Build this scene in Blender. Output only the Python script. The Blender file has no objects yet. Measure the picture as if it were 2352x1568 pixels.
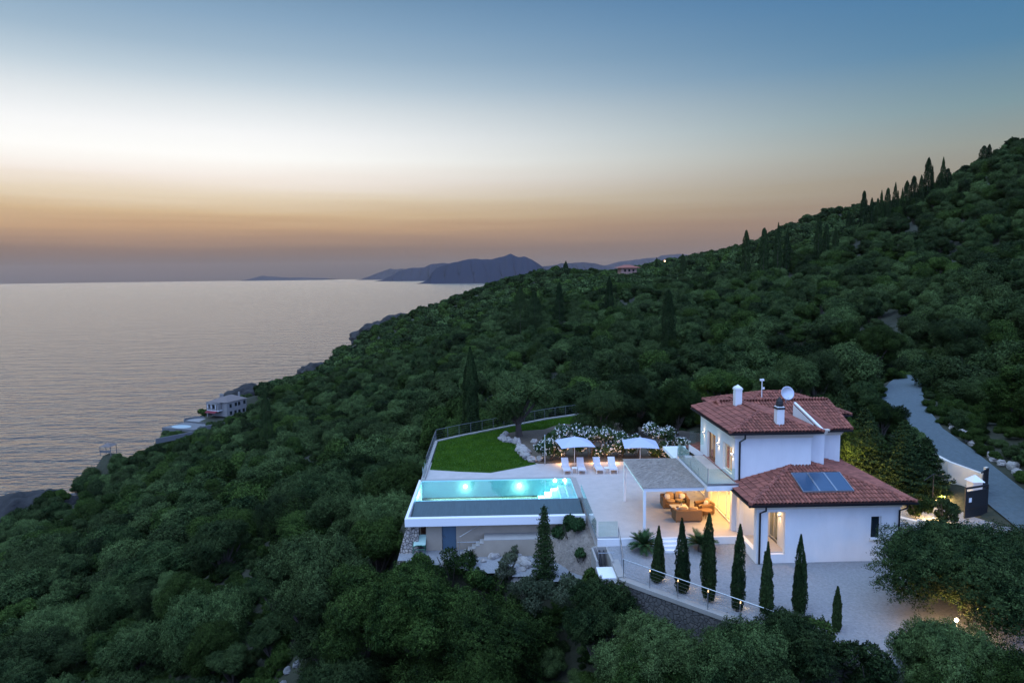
import bpy, math, random
import numpy as np
from mathutils import Vector, Matrix
sc = bpy.context.scene
COL = sc.collection
R = math.radians

# ------------------------------------------------------------------ camera
ZC = 14.5
PITCH = math.atan(152/1568); YAW = math.atan(38/1568); ROLL = 0.0119
cam = bpy.data.cameras.new('camera'); cam.lens = 24.0; cam.sensor_width = 36.0
cam.clip_start = 0.5; cam.clip_end = 60000
camo = bpy.data.objects.new('camera', cam); COL.objects.link(camo)
camo.matrix_world = Matrix.Translation((0, 0, ZC)) @ Matrix.Rotation(-YAW, 4, 'Z') @ Matrix.Rotation(R(90)-PITCH, 4, 'X') @ Matrix.Rotation(-ROLL, 4, 'Z')
sc.camera = camo
# ------------------------------------------------------------------ exposure and sampling
sc.view_settings.view_transform = 'Standard'; sc.view_settings.look = 'None'
sc.view_settings.exposure = 0.0; sc.view_settings.gamma = 1.0
sc.render.engine = 'CYCLES'
cy = sc.cycles
cy.max_bounces = 6; cy.diffuse_bounces = 2; cy.glossy_bounces = 3; cy.transmission_bounces = 4
cy.transparent_max_bounces = 12; cy.volume_bounces = 0
cy.caustics_reflective = False; cy.caustics_refractive = False
cy.sample_clamp_indirect = 4.0; cy.use_denoising = True

# ------------------------------------------------------------------ world: dusk sky, afterglow low on the left
W = bpy.data.worlds.new('World'); sc.world = W; W.use_nodes = True
nt = W.node_tree; nt.nodes.clear()
def N(t, typ, **kw):
    n = t.nodes.new(typ)
    for k, v in kw.items(): setattr(n, k, v)
    return n
def L(t, a, b): t.links.new(a, b)
def mth(t, op, a, b=None, c=None, clamp=False):
    n = N(t, 'ShaderNodeMath', operation=op); n.use_clamp = clamp
    for i, v in enumerate((a, b, c)):
        if v is None: continue
        if isinstance(v, (int, float)): n.inputs[i].default_value = v
        else: L(t, v, n.inputs[i])
    return n.outputs[0]
def ramp(t, fac, stops, interp='LINEAR'):
    n = N(t, 'ShaderNodeValToRGB'); cr = n.color_ramp; cr.interpolation = interp
    while len(cr.elements) < len(stops): cr.elements.new(0.5)
    for e, (p, c) in zip(cr.elements, stops):
        e.position = p; e.color = (*c, 1)
    L(t, fac, n.inputs[0]); return n.outputs[0]
def lin(r, g, b, k=1.0):
    f = lambda v: ((v/255+0.055)/1.055)**2.4 if v > 10.3 else v/255/12.92
    return (f(r)*k, f(g)*k, f(b)*k)
tc = N(nt, 'ShaderNodeTexCoord'); sep = N(nt, 'ShaderNodeSeparateXYZ'); L(nt, tc.outputs['Generated'], sep.inputs[0])
dx, dy, dz = sep.outputs
elev = mth(nt, 'MULTIPLY', mth(nt, 'ARCSINE', dz), 180/math.pi)
GA = R(-29)                       # azimuth of the afterglow, left of the view
az = mth(nt, 'ARCTAN2', dx, dy)
da = mth(nt, 'SUBTRACT', az, GA)
cosd = mth(nt, 'COSINE', da)
side = mth(nt, 'MULTIPLY', mth(nt, 'ARCCOSINE', cosd), 180/math.pi)   # 0 at the glow .. 180 behind
# faint haze bands along the horizon
mp = N(nt, 'ShaderNodeCombineXYZ'); L(nt, mth(nt, 'MULTIPLY', az, 2.0), mp.inputs[0]); L(nt, mth(nt, 'MULTIPLY', elev, 0.75), mp.inputs[1])
nz = N(nt, 'ShaderNodeTexNoise'); nz.inputs['Scale'].default_value = 1.3; nz.inputs['Detail'].default_value = 3; L(nt, mp.outputs[0], nz.inputs['Vector'])
bandw = mth(nt, 'MULTIPLY', mth(nt, 'SUBTRACT', nz.outputs[0], 0.5), 1.8)
lowmask = mth(nt, 'SUBTRACT', 1.0, mth(nt, 'DIVIDE', mth(nt, 'ABSOLUTE', mth(nt, 'SUBTRACT', elev, 4.5)), 6.0), clamp=True)
el2 = mth(nt, 'ADD', elev, mth(nt, 'MULTIPLY', bandw, lowmask))
e01 = mth(nt, 'DIVIDE', el2, 60.0, clamp=True)
P = lambda d: d/60
glow = ramp(nt, e01, [
    (P(0), lin(100, 92, 96)), (P(1.0), lin(118, 104, 101)), (P(2.2), lin(140, 117, 104)), (P(3.1), lin(172, 140, 115)), (P(4.0), lin(198, 161, 124)), (P(4.9), lin(216, 186, 145)),
    (P(6.2), lin(234, 216, 188)), (P(7.6), lin(251, 241, 231)), (P(9.2), lin(255, 254, 250, 1.05)), (P(10.9), lin(251, 252, 252)), (P(12.9), lin(226, 233, 237)), (P(14.8), lin(192, 209, 221)),
    (P(16.8), lin(161, 186, 206)), (P(19), lin(138, 169, 196)), (P(22), lin(108, 144, 176)), (P(30), lin(84, 118, 158)), (P(42), lin(100, 142, 210, 1.0)), (1.0, lin(160, 200, 255, 1.75))])
away = ramp(nt, e01, [
    (P(0), lin(120, 104, 104)), (P(1.5), lin(134, 114, 106)), (P(3.5), lin(146, 124, 110)), (P(6), lin(152, 142, 126)), (P(8.5), lin(148, 154, 146)),
    (P(11), lin(124, 152, 160)), (P(15), lin(84, 132, 166)), (P(22), lin(54, 112, 162)), (P(32), lin(60, 112, 170)), (P(42), lin(105, 148, 215, 1.25)), (1.0, lin(160, 200, 255, 2.3))])
sf = N(nt, 'ShaderNodeMapRange'); sf.interpolation_type = 'SMOOTHSTEP'; L(nt, side, sf.inputs[0])
sf.inputs[1].default_value = 6; sf.inputs[2].default_value = 70
mx = N(nt, 'ShaderNodeMix', data_type='RGBA'); L(nt, sf.outputs[0], mx.inputs[0]); L(nt, glow, mx.inputs[6]); L(nt, away, mx.inputs[7])
# the eastern half of the dusk sky: broad pale blue
bk = N(nt, 'ShaderNodeMapRange'); bk.interpolation_type = 'SMOOTHSTEP'; L(nt, side, bk.inputs[0]); bk.inputs[1].default_value = 78; bk.inputs[2].default_value = 130
mx2 = N(nt, 'ShaderNodeMix', data_type='RGBA'); L(nt, bk.outputs[0], mx2.inputs[0]); L(nt, mx.outputs[2], mx2.inputs[6]); mx2.inputs[7].default_value = (.70, 1.10, 2.25, 1)
# below the horizon: dark
dn = N(nt, 'ShaderNodeMapRange'); L(nt, elev, dn.inputs[0]); dn.inputs[1].default_value = -6; dn.inputs[2].default_value = -0.3
mx3 = N(nt, 'ShaderNodeMix', data_type='RGBA'); L(nt, dn.outputs[0], mx3.inputs[0]); mx3.inputs[6].default_value = (0.06, 0.06, 0.08, 1); L(nt, mx2.outputs[2], mx3.inputs[7])
sky = N(nt, 'ShaderNodeTexSky', sky_type='NISHITA'); sky.sun_disc = False; sky.sun_elevation = R(1.0); sky.sun_rotation = GA; sky.altitude = 80
add = N(nt, 'ShaderNodeMix', data_type='RGBA', blend_type='ADD'); add.inputs[0].default_value = 0.001
L(nt, mx3.outputs[2], add.inputs[6]); L(nt, sky.outputs[0], add.inputs[7])
bg = N(nt, 'ShaderNodeBackground'); bg.inputs[1].default_value = 1.0; L(nt, add.outputs[2], bg.inputs[0])
wo = N(nt, 'ShaderNodeOutputWorld'); L(nt, bg.outputs[0], wo.inputs[0])
# the bright western half of the dusk sky as one very soft light from high on the left
sl = bpy.data.lights.new('afterglow', 'SUN'); sl.energy = 1.5; sl.angle = R(55); sl.color = (0.60, 0.79, 1.0)
so = bpy.data.objects.new('afterglow', sl); COL.objects.link(so)
so.rotation_euler = Vector((.55, .30, -1.0)).to_track_quat('-Z', 'Y').to_euler()

# ------------------------------------------------------------------ materials
def mat(name, col, rough=0.8, var=0.0, scale=4.0, bump=0.0, bscale=None, metal=0.0, spec=0.5, island=0.0, objvar=0.0, emit=None, estr=0.0, stretch=None):
    m = bpy.data.materials.new(name); m.use_nodes = True; t = m.node_tree
    b = t.nodes['Principled BSDF']; b.inputs['Roughness'].default_value = rough; b.inputs['Metallic'].default_value = metal
    b.inputs['Specular IOR Level'].default_value = spec
    cn = N(t, 'ShaderNodeRGB'); cn.outputs[0].default_value = (*col, 1); c = cn.outputs[0]
    co = N(t, 'ShaderNodeTexCoord').outputs['Object']
    if stretch:
        mpn = N(t, 'ShaderNodeMapping'); mpn.inputs['Scale'].default_value = stretch; L(t, co, mpn.inputs[0]); co = mpn.outputs[0]
    val = None
    if var:
        n = N(t, 'ShaderNodeTexNoise'); n.inputs['Scale'].default_value = scale; n.inputs['Detail'].default_value = 6; n.inputs['Roughness'].default_value = .65; L(t, co, n.inputs['Vector'])
        val = mth(t, 'ADD', mth(t, 'MULTIPLY', mth(t, 'SUBTRACT', n.outputs[0], .5), var*2.6), 1.0)
    if island:
        g = N(t, 'ShaderNodeNewGeometry'); v = mth(t, 'ADD', mth(t, 'MULTIPLY', mth(t, 'SUBTRACT', g.outputs['Random Per Island'], .5), island*2), 1.0)
        val = v if val is None else mth(t, 'MULTIPLY', val, v)
    if objvar:
        oi = N(t, 'ShaderNodeObjectInfo'); v = mth(t, 'ADD', mth(t, 'MULTIPLY', mth(t, 'SUBTRACT', oi.outputs['Random'], .5), objvar*2), 1.0)
        val = v if val is None else mth(t, 'MULTIPLY', val, v)
    if val is not None:
        vm = N(t, 'ShaderNodeVectorMath', operation='SCALE'); L(t, c, vm.inputs[0]); L(t, val, vm.inputs['Scale']); c = vm.outputs[0]
    L(t, c, b.inputs['Base Color'])
    if bump:
        n = N(t, 'ShaderNodeTexNoise'); n.inputs['Scale'].default_value = bscale or scale*4; n.inputs['Detail'].default_value = 4; L(t, co, n.inputs['Vector'])
        bp = N(t, 'ShaderNodeBump'); bp.inputs['Strength'].default_value = 1.0; bp.inputs['Distance'].default_value = bump; L(t, n.outputs[0], bp.inputs['Height']); L(t, bp.outputs[0], b.inputs['Normal'])
    if emit:
        b.inputs['Emission Color'].default_value = (*emit, 1); b.inputs['Emission Strength'].default_value = estr
    return m
def leafmat(name, c1, c2, isl=.3, obj=.25):
    """leaf colour varies leaf by leaf, clump by clump and tree by tree"""
    m = bpy.data.materials.new(name); m.use_nodes = True; t = m.node_tree
    b = t.nodes['Principled BSDF']; b.inputs['Roughness'].default_value = .8; b.inputs['Specular IOR Level'].default_value = .10
    co = N(t, 'ShaderNodeTexCoord').outputs['Object']
    n = N(t, 'ShaderNodeTexNoise'); n.inputs['Scale'].default_value = .9; n.inputs['Detail'].default_value = 3; L(t, co, n.inputs['Vector'])
    g = N(t, 'ShaderNodeNewGeometry').outputs['Random Per Island']; oi = N(t, 'ShaderNodeObjectInfo').outputs['Random']
    f = mth(t, 'ADD', mth(t, 'MULTIPLY', mth(t, 'SUBTRACT', n.outputs[0], .5), 1.6), mth(t, 'ADD', mth(t, 'MULTIPLY', oi, .6), mth(t, 'MULTIPLY', g, .4)), clamp=True)
    mxn = N(t, 'ShaderNodeMix', data_type='RGBA'); L(t, f, mxn.inputs[0]); mxn.inputs[6].default_value = (*c1, 1); mxn.inputs[7].default_value = (*c2, 1)
    o2 = mth(t, 'FRACT', mth(t, 'MULTIPLY', oi, 7.31))
    v = mth(t, 'MULTIPLY', mth(t, 'ADD', mth(t, 'MULTIPLY', mth(t, 'SUBTRACT', g, .5), isl*2), 1), mth(t, 'ADD', mth(t, 'MULTIPLY', mth(t, 'SUBTRACT', o2, .5), obj*2), 1))
    vm = N(t, 'ShaderNodeVectorMath', operation='SCALE'); L(t, mxn.outputs[2], vm.inputs[0]); L(t, v, vm.inputs['Scale']); L(t, vm.outputs[0], b.inputs['Base Color'])
    return m
M = {}
M['stucco'] = mat('stucco', (.77, .77, .76), .9, .10, 1.3, .004, 60, stretch=(1, 1, .35))
M['cream'] = mat('cream_trim', (.66, .60, .50), .85, .05, 2)
M['white'] = mat('white_paint', (.82, .82, .82), .5)
M['tile'] = mat('roof_tile', (.26, .084, .055), .85, .10, .8, island=.34)
M['tileunder'] = mat('roof_underlay', (.05, .018, .014), .9)
M['paver'] = mat('pale_paving', (.46, .42, .39), .8, .16, 1.4, .012, 9)
M['gravel'] = mat('gravel', (.25, .25, .25), .95, .42, 9, .05, 12)
M['gravel_far'] = mat('road_gravel', (.082, .108, .115), .95, .3, 4, .05, 8)
M['dull'] = mat('weathered_render', (.14, .14, .14), .9, .15, .6)
M['concrete'] = mat('concrete', (.33, .31, .28), .85, .15, 1.5)
M['beige'] = mat('beige_render', (.40, .33, .25), .9, .15, 1.1)
M['darkgutter'] = mat('dark_gutter', (.02, .02, .025), .4, metal=.6)
M['black'] = mat('black_metal', (.012, .012, .014), .6)
M['steel'] = mat('steel', (.45, .47, .5), .3, metal=.9)
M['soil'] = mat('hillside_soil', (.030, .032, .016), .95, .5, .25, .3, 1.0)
M['rock'] = mat('rock', (.34, .31, .28), .95, .35, 1.6, .08, 5)
M['greyrock'] = mat('grey_rock', (.17, .165, .16), .95, .35, 1.6, .08, 5)
M['cliff'] = mat('cliff_rock', (.026, .025, .024), .95, .5, .12, .6, .5)
M['lawn'] = mat('lawn_grass', (.040, .125, .004), .95, .34, 1.1, .10, 34, stretch=(1, 1.9, 1))
M['bark'] = mat('bark', (.07, .055, .045), .95, .3, 3, .02, 20)
M['reed'] = mat('reed', (.31, .26, .215), .95, .12, 6, .02, 40, island=.2)
M['fabric'] = mat('umbrella_fabric', (.46, .50, .64), .9)
M['sling'] = mat('sling', (.62, .62, .66), .85)
M['wicker'] = mat('wicker', (.26, .14, .06), .85, .2, 30, .01, 60)
M['cushion'] = mat('cushion', (.50, .33, .18), .95, .08, 6)
M['pale_cushion'] = mat('pale_cushion', (.72, .68, .62), .95)
M['wood'] = mat('wood', (.28, .15, .07), .6, .2, 4)
M['bluedoor'] = mat('blue_grey_door', (.075, .13, .18), .55, .05, 2)
M['slate'] = mat('dark_pool_tile', (.062, .095, .105), .45, .35, 3, .004, 10, stretch=(4, .3, 1))
M['pooltile'] = mat('pool_tile', (.42, .78, .77), .35, .04, 2)
M['poolstep'] = mat('pool_step', (.42, .76, .74), .4)
M['solar'] = mat('solar_glass', (.045, .085, .14), .12, metal=.0, spec=.9)
M['darkrail'] = mat('dark_railing', (.15, .16, .17), .5, metal=.3)
M['dish'] = mat('dish', (.55, .57, .62), .4, metal=.3)
M['tarp'] = mat('pale_green_cover', (.42, .60, .50), .7)
M['greenframe'] = mat('green_metal', (.03, .16, .09), .5)
M['mtn'] = mat('mountain_slope', (.018, .028, .050), 1.0, .25, .0008, spec=0)  # slope colour carries some of the blue of the distant air
M['interior'] = mat('interior_plaster', (.82, .74, .60), .9)
M['curtain'] = mat('curtain', (.62, .42, .22), .9, emit=(1, .52, .2), estr=.25)  # lamplight on the cloth is put in as a faint glow
M['winlight'] = mat('lit_window', (.8, .6, .35), .8, emit=(1.0, .62, .28), estr=1.3)
M['darkwin'] = mat('dark_window', (.01, .02, .025), .15, spec=.8)
M['stonewall'] = None
def lampmat(name, col, s):
    m = bpy.data.materials.new(name); m.use_nodes = True; t = m.node_tree; t.nodes.clear()
    e = N(t, 'ShaderNodeEmission'); e.inputs[0].default_value = (*col, 1); e.inputs[1].default_value = s
    o = N(t, 'ShaderNodeOutputMaterial'); L(t, e.outputs[0], o.inputs[0]); return m
WARM = (1.0, .62, .28)
M['bulb'] = lampmat('warm_bulb', (1, .72, .42), 12)
M['dimbulb'] = lampmat('dim_bulb', (1, .62, .3), 3)
M['poolbulb'] = lampmat('pool_bulb', (.85, 1, .85), 10)
def glassmat(name, tint, k):
    """thin clear pane: transparent with a fresnel reflection"""
    m = bpy.data.materials.new(name); m.use_nodes = True; t = m.node_tree; t.nodes.clear()
    tr = N(t, 'ShaderNodeBsdfTransparent'); tr.inputs[0].default_value = (*tint, 1)
    gl = N(t, 'ShaderNodeBsdfGlossy'); gl.inputs['Roughness'].default_value = .02; gl.inputs[0].default_value = (1, 1, 1, 1)
    ge = N(t, 'ShaderNodeNewGeometry'); dt = N(t, 'ShaderNodeVectorMath', operation='DOT_PRODUCT'); L(t, ge.outputs['Normal'], dt.inputs[0]); L(t, ge.outputs['Incoming'], dt.inputs[1])
    om = mth(t, 'SUBTRACT', 1.0, mth(t, 'ABSOLUTE', dt.outputs['Value']), clamp=True)
    fr = mth(t, 'ADD', .03, mth(t, 'MULTIPLY', mth(t, 'POWER', om, 5.0), .97))
    ms = N(t, 'ShaderNodeMixShader'); L(t, mth(t, 'MULTIPLY', fr, k, clamp=True), ms.inputs[0]); L(t, tr.outputs[0], ms.inputs[1]); L(t, gl.outputs[0], ms.inputs[2])
    o = N(t, 'ShaderNodeOutputMaterial'); L(t, ms.outputs[0], o.inputs[0]); return m
M['glass'] = glassmat('clear_glass', (.94, .97, .95), .5)
M['railglass'] = glassmat('railing_glass', (.86, .93, .91), .8)
# pool water
m = M['water'] = glassmat('pool_water', (.78, .99, .97), 1.7)
t = m.node_tree
for n in t.nodes:
    if n.type == 'BSDF_GLOSSY': n.inputs['Roughness'].default_value = .015; gn = n
nn = N(t, 'ShaderNodeTexNoise'); nn.inputs['Scale'].default_value = 3; L(t, N(t, 'ShaderNodeTexCoord').outputs['Object'], nn.inputs['Vector'])
bp = N(t, 'ShaderNodeBump'); bp.inputs['Distance'].default_value = .004; L(t, nn.outputs[0], bp.inputs['Height']); L(t, bp.outputs[0], gn.inputs['Normal'])
# sea
m = M['sea'] = bpy.data.materials.new('sea_water'); m.use_nodes = True; t = m.node_tree; t.nodes.clear()
sdf = N(t, 'ShaderNodeBsdfDiffuse'); sdf.inputs[0].default_value = (.012, .02, .032, 1)
sgl = N(t, 'ShaderNodeBsdfGlossy'); sgl.inputs[0].default_value = (1, .95, .87, 1); sgl.inputs['Roughness'].default_value = .17
smx = N(t, 'ShaderNodeMixShader'); so_ = N(t, 'ShaderNodeOutputMaterial'); L(t, sdf.outputs[0], smx.inputs[1]); L(t, sgl.outputs[0], smx.inputs[2]); L(t, smx.outputs[0], so_.inputs[0])
co = N(t, 'ShaderNodeTexCoord').outputs['Object']
def wave(scale, rot, st, det):
    mpn = N(t, 'ShaderNodeMapping'); mpn.inputs['Rotation'].default_value = (0, 0, rot); mpn.inputs['Scale'].default_value = st; L(t, co, mpn.inputs[0])
    n = N(t, 'ShaderNodeTexNoise'); n.inputs['Scale'].default_value = scale; n.inputs['Detail'].default_value = det; n.inputs['Distortion'].default_value = .4; L(t, mpn.outputs[0], n.inputs['Vector']); return n.outputs[0]
h = mth(t, 'ADD', mth(t, 'MULTIPLY', wave(.09, .12, (.28, 1, 1), 3), 1.0), mth(t, 'MULTIPLY', wave(.30, -.1, (.45, 1, 1), 4), .45))
bp = N(t, 'ShaderNodeBump'); bp.inputs['Strength'].default_value = 1; bp.inputs['Distance'].default_value = 3.0; L(t, h, bp.inputs['Height']); L(t, bp.outputs[0], sgl.inputs['Normal'])
sge = N(t, 'ShaderNodeNewGeometry'); sdt = N(t, 'ShaderNodeVectorMath', operation='DOT_PRODUCT'); L(t, bp.outputs[0], sdt.inputs[0]); L(t, sge.outputs['Incoming'], sdt.inputs[1])
# rough sea: the slopes facing the viewer cap the grazing reflection
L(t, mth(t, 'MULTIPLY', mth(t, 'ADD', .02, mth(t, 'POWER', mth(t, 'SUBTRACT', 1.0, mth(t, 'MAXIMUM', sdt.outputs['Value'], 0.0), clamp=True), 3.2)), .98), smx.inputs[0])
# stone masonry and cliffs
def stonemat(name, c1, c2, sc_, mortar=(.10, .09, .08)):
    m = bpy.data.materials.new(name); m.use_nodes = True; t = m.node_tree; b = t.nodes['Principled BSDF']; b.inputs['Roughness'].default_value = .9
    co = N(t, 'ShaderNodeTexCoord').outputs['Object']
    v = N(t, 'ShaderNodeTexVoronoi', feature='DISTANCE_TO_EDGE'); v.inputs['Scale'].default_value = sc_; L(t, co, v.inputs['Vector'])
    v2 = N(t, 'ShaderNodeTexVoronoi'); v2.inputs['Scale'].default_value = sc_; L(t, co, v2.inputs['Vector'])
    s = N(t, 'ShaderNodeSeparateColor'); L(t, v2.outputs['Color'], s.inputs[0])
    mxn = N(t, 'ShaderNodeMix', data_type='RGBA'); L(t, s.outputs[0], mxn.inputs[0]); mxn.inputs[6].default_value = (*c1, 1); mxn.inputs[7].default_value = (*c2, 1)
    r = N(t, 'ShaderNodeMapRange'); L(t, v.outputs['Distance'], r.inputs[0]); r.inputs[1].default_value = .02; r.inputs[2].default_value = .1
    mx = N(t, 'ShaderNodeMix', data_type='RGBA'); L(t, r.outputs[0], mx.inputs[0]); mx.inputs[6].default_value = (*mortar, 1); L(t, mxn.outputs[2], mx.inputs[7]); L(t, mx.outputs[2], b.inputs['Base Color'])
    bp = N(t, 'ShaderNodeBump'); bp.inputs['Distance'].default_value = .05; L(t, r.outputs[0], bp.inputs['Height']); L(t, bp.outputs[0], b.inputs['Normal'])
    return m
M['stonewall'] = stonemat('dry_stone', (.50, .42, .34), (.34, .30, .27), 5.5)
M['facedstone'] = stonemat('faced_stone', (.13, .12, .11), (.09, .088, .085), 4.5, (.08, .075, .07))
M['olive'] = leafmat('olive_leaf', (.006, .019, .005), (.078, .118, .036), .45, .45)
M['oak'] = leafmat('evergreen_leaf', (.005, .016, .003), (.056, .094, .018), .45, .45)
M['cypress'] = leafmat('cypress_leaf', (.009, .022, .007), (.030, .050, .014), .4, .15)
M['palm'] = leafmat('cycad_leaf', (.020, .050, .016), (.045, .085, .030), .2, .1)
M['oleander'] = leafmat('oleander_leaf', (.022, .052, .018), (.05, .09, .03), .3, .1)
M['flower'] = mat('white_flower', (.80, .80, .76), .8, island=.15)
M['scrub'] = leafmat('scrub_leaf', (.035, .05, .025), (.085, .095, .055))

# ------------------------------------------------------------------ mesh helpers
class MB:
    def __init__(s): s.v = []; s.f = []
    def add(s, vs, fs):
        o = len(s.v); s.v += [tuple(v) for v in vs]; s.f += [tuple(i+o for i in f) for f in fs]; return s
    def box(s, x0, x1, y0, y1, z0, z1, rz=0, c=None):
        vs = [(x, y, z) for z in (z0, z1) for y in (y0, y1) for x in (x0, x1)]
        if rz:
            cx, cy_ = c or ((x0+x1)/2, (y0+y1)/2); ca, sa = math.cos(rz), math.sin(rz)
            vs = [(cx+(x-cx)*ca-(y-cy_)*sa, cy_+(x-cx)*sa+(y-cy_)*ca, z) for x, y, z in vs]
        return s.add(vs, [(0, 2, 3, 1), (4, 5, 7, 6), (0, 1, 5, 4), (2, 6, 7, 3), (0, 4, 6, 2), (1, 3, 7, 5)])
    def tube(s, pts, r, n=6):
        pts = [Vector(p) for p in pts]; rs = r if isinstance(r, (list, tuple)) else [r]*len(pts); vs = []; fs = []
        for i, p in enumerate(pts):
            d = (pts[min(i+1, len(pts)-1)]-pts[max(i-1, 0)]).normalized()
            a = d.orthogonal().normalized() if i == 0 else (a-d*a.dot(d)).normalized(); b = d.cross(a)
            vs += [p+(a*math.cos(2*math.pi*k/n)+b*math.sin(2*math.pi*k/n))*rs[i] for k in range(n)]
        for i in range(len(pts)-1):
            for k in range(n): fs.append((i*n+k, i*n+(k+1) % n, (i+1)*n+(k+1) % n, (i+1)*n+k))
        fs += [tuple(range(n-1, -1, -1)), tuple(range((len(pts)-1)*n, len(pts)*n))]
        return s.add(vs, fs)
    def bar(s, p, q, w, h=None):
        """rectangular bar from p to q, w across, h high"""
        p, q = Vector(p), Vector(q); d = (q-p).normalized(); h = h or w
        up = Vector((0, 0, 1)) if abs(d.z) < .95 else Vector((0, 1, 0))
        a = d.cross(up).normalized()*w/2; b = a.cross(d).normalized()*h/2
        vs = [p-a-b, p+a-b, p+a+b, p-a+b, q-a-b, q+a-b, q+a+b, q-a+b]
        return s.add(vs, [(3, 2, 1, 0), (4, 5, 6, 7), (0, 1, 5, 4), (1, 2, 6, 5), (2, 3, 7, 6), (3, 0, 4, 7)])
    def prism(s, poly, z0, z1):
        n = len(poly)
        return s.add([(x, y, z0) for x, y in poly]+[(x, y, z1) for x, y in poly], [tuple(range(n-1, -1, -1)), tuple(range(n, 2*n))]+[(i, (i+1) % n, n+(i+1) % n, n+i) for i in range(n)])
    def lathe(s, prof, c=(0, 0, 0), n=16):
        vs = [(c[0]+r*math.cos(2*math.pi*k/n), c[1]+r*math.sin(2*math.pi*k/n), c[2]+z) for r, z in prof for k in range(n)]
        return s.add(vs, [(i*n+k, i*n+(k+1) % n, (i+1)*n+(k+1) % n, (i+1)*n+k) for i in range(len(prof)-1) for k in range(n)])
    def pillow(s, cx, cy_, cz, lx, ly, lz, rx=0, n=8, p=3.0):
        """soft superellipsoid cushion"""
        vs = []; sg = lambda v, e: math.copysign(abs(v)**e, v); m_ = n
        for i in range(m_+1):
            ph = -math.pi/2+math.pi*i/m_
            for k in range(2*n):
                th = 2*math.pi*k/(2*n); e = 2/p
                x = lx/2*sg(math.cos(ph), e)*sg(math.cos(th), e); y = ly/2*sg(math.cos(ph), e)*sg(math.sin(th), e); z = lz/2*sg(math.sin(ph), .9)
                vs.append((cx+x, cy_+y*math.cos(rx)-z*math.sin(rx), cz+y*math.sin(rx)+z*math.cos(rx)))
        q = 2*n
        return s.add(vs, [(i*q+k, i*q+(k+1) % q, (i+1)*q+(k+1) % q, (i+1)*q+k) for i in range(m_) for k in range(q)])
    def mesh(s, name):
        me = bpy.data.meshes.new(name); me.from_pydata(s.v, [], s.f); me.update(); return me
    def build(s, name, m, parent=None, bevel=0, smooth=False, **kw):
        o = bpy.data.objects.new(name, s.mesh(name)); COL.objects.link(o); o.data.materials.append(m)
        if parent: o.parent = parent
        if bevel:
            bm = o.modifiers.new('bevel', 'BEVEL'); bm.width = bevel; bm.segments = 2; bm.limit_method = 'ANGLE'
        if smooth: o.data.polygons.foreach_set('use_smooth', [True]*len(o.data.polygons))
        tag(o, **kw); return o
def tag(o, label=None, cat=None, group=None, kind=None):
    if label: o['label'] = label
    if cat: o['category'] = cat
    if group: o['group'] = group
    if kind: o['kind'] = kind
    return o
def empty(name, loc=(0, 0, 0), rz=0, **kw):
    o = bpy.data.objects.new(name, None); COL.objects.link(o); o.location = loc; o.rotation_euler = (0, 0, rz); o.empty_display_size = .2
    return tag(o, **kw)
def light(name, typ, loc, energy, col=WARM, size=.1, rot=None, spot=None, parent=None):
    l = bpy.data.lights.new(name, typ); l.energy = energy; l.color = col
    if typ == 'AREA': l.shape = 'RECTANGLE'; l.size, l.size_y = size if isinstance(size, tuple) else (size, size)
    else: l.shadow_soft_size = size
    if spot: l.spot_size = R(spot); l.spot_blend = .6
    o = bpy.data.objects.new(name, l); COL.objects.link(o); o.location = loc
    if rot: o.rotation_euler = rot
    if parent: o.parent = parent
    return o
def rawmesh(name, V, quads, mats, smooth=False, midx=None):
    """fast mesh from numpy: V (n,3), quads (m,4)"""
    me = bpy.data.meshes.new(name); nv, nf = len(V), len(quads)
    me.vertices.add(nv); me.vertices.foreach_set('co', np.asarray(V, np.float32).ravel())
    k = quads.shape[1]
    me.loops.add(nf*k); me.loops.foreach_set('vertex_index', quads.astype(np.int32).ravel())
    me.polygons.add(nf); me.polygons.foreach_set('loop_start', np.arange(0, nf*k, k, dtype=np.int32)); me.polygons.foreach_set('loop_total', np.full(nf, k, np.int32))
    if midx is not None: me.polygons.foreach_set('material_index', midx.astype(np.int32))
    if smooth: me.polygons.foreach_set('use_smooth', np.ones(nf, bool))
    for m_ in mats: me.materials.append(m_)
    me.update(calc_edges=True); me.validate(); return me
def link(name, me, parent=None, **kw):
    o = bpy.data.objects.new(name, me); COL.objects.link(o)
    if parent: o.parent = parent
    return tag(o, **kw)
def copy_tree(o, parent=None):
    c = o.copy(); COL.objects.link(c); c.parent = parent
    for ch in list(o.children): copy_tree(ch, c)
    return c

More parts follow.
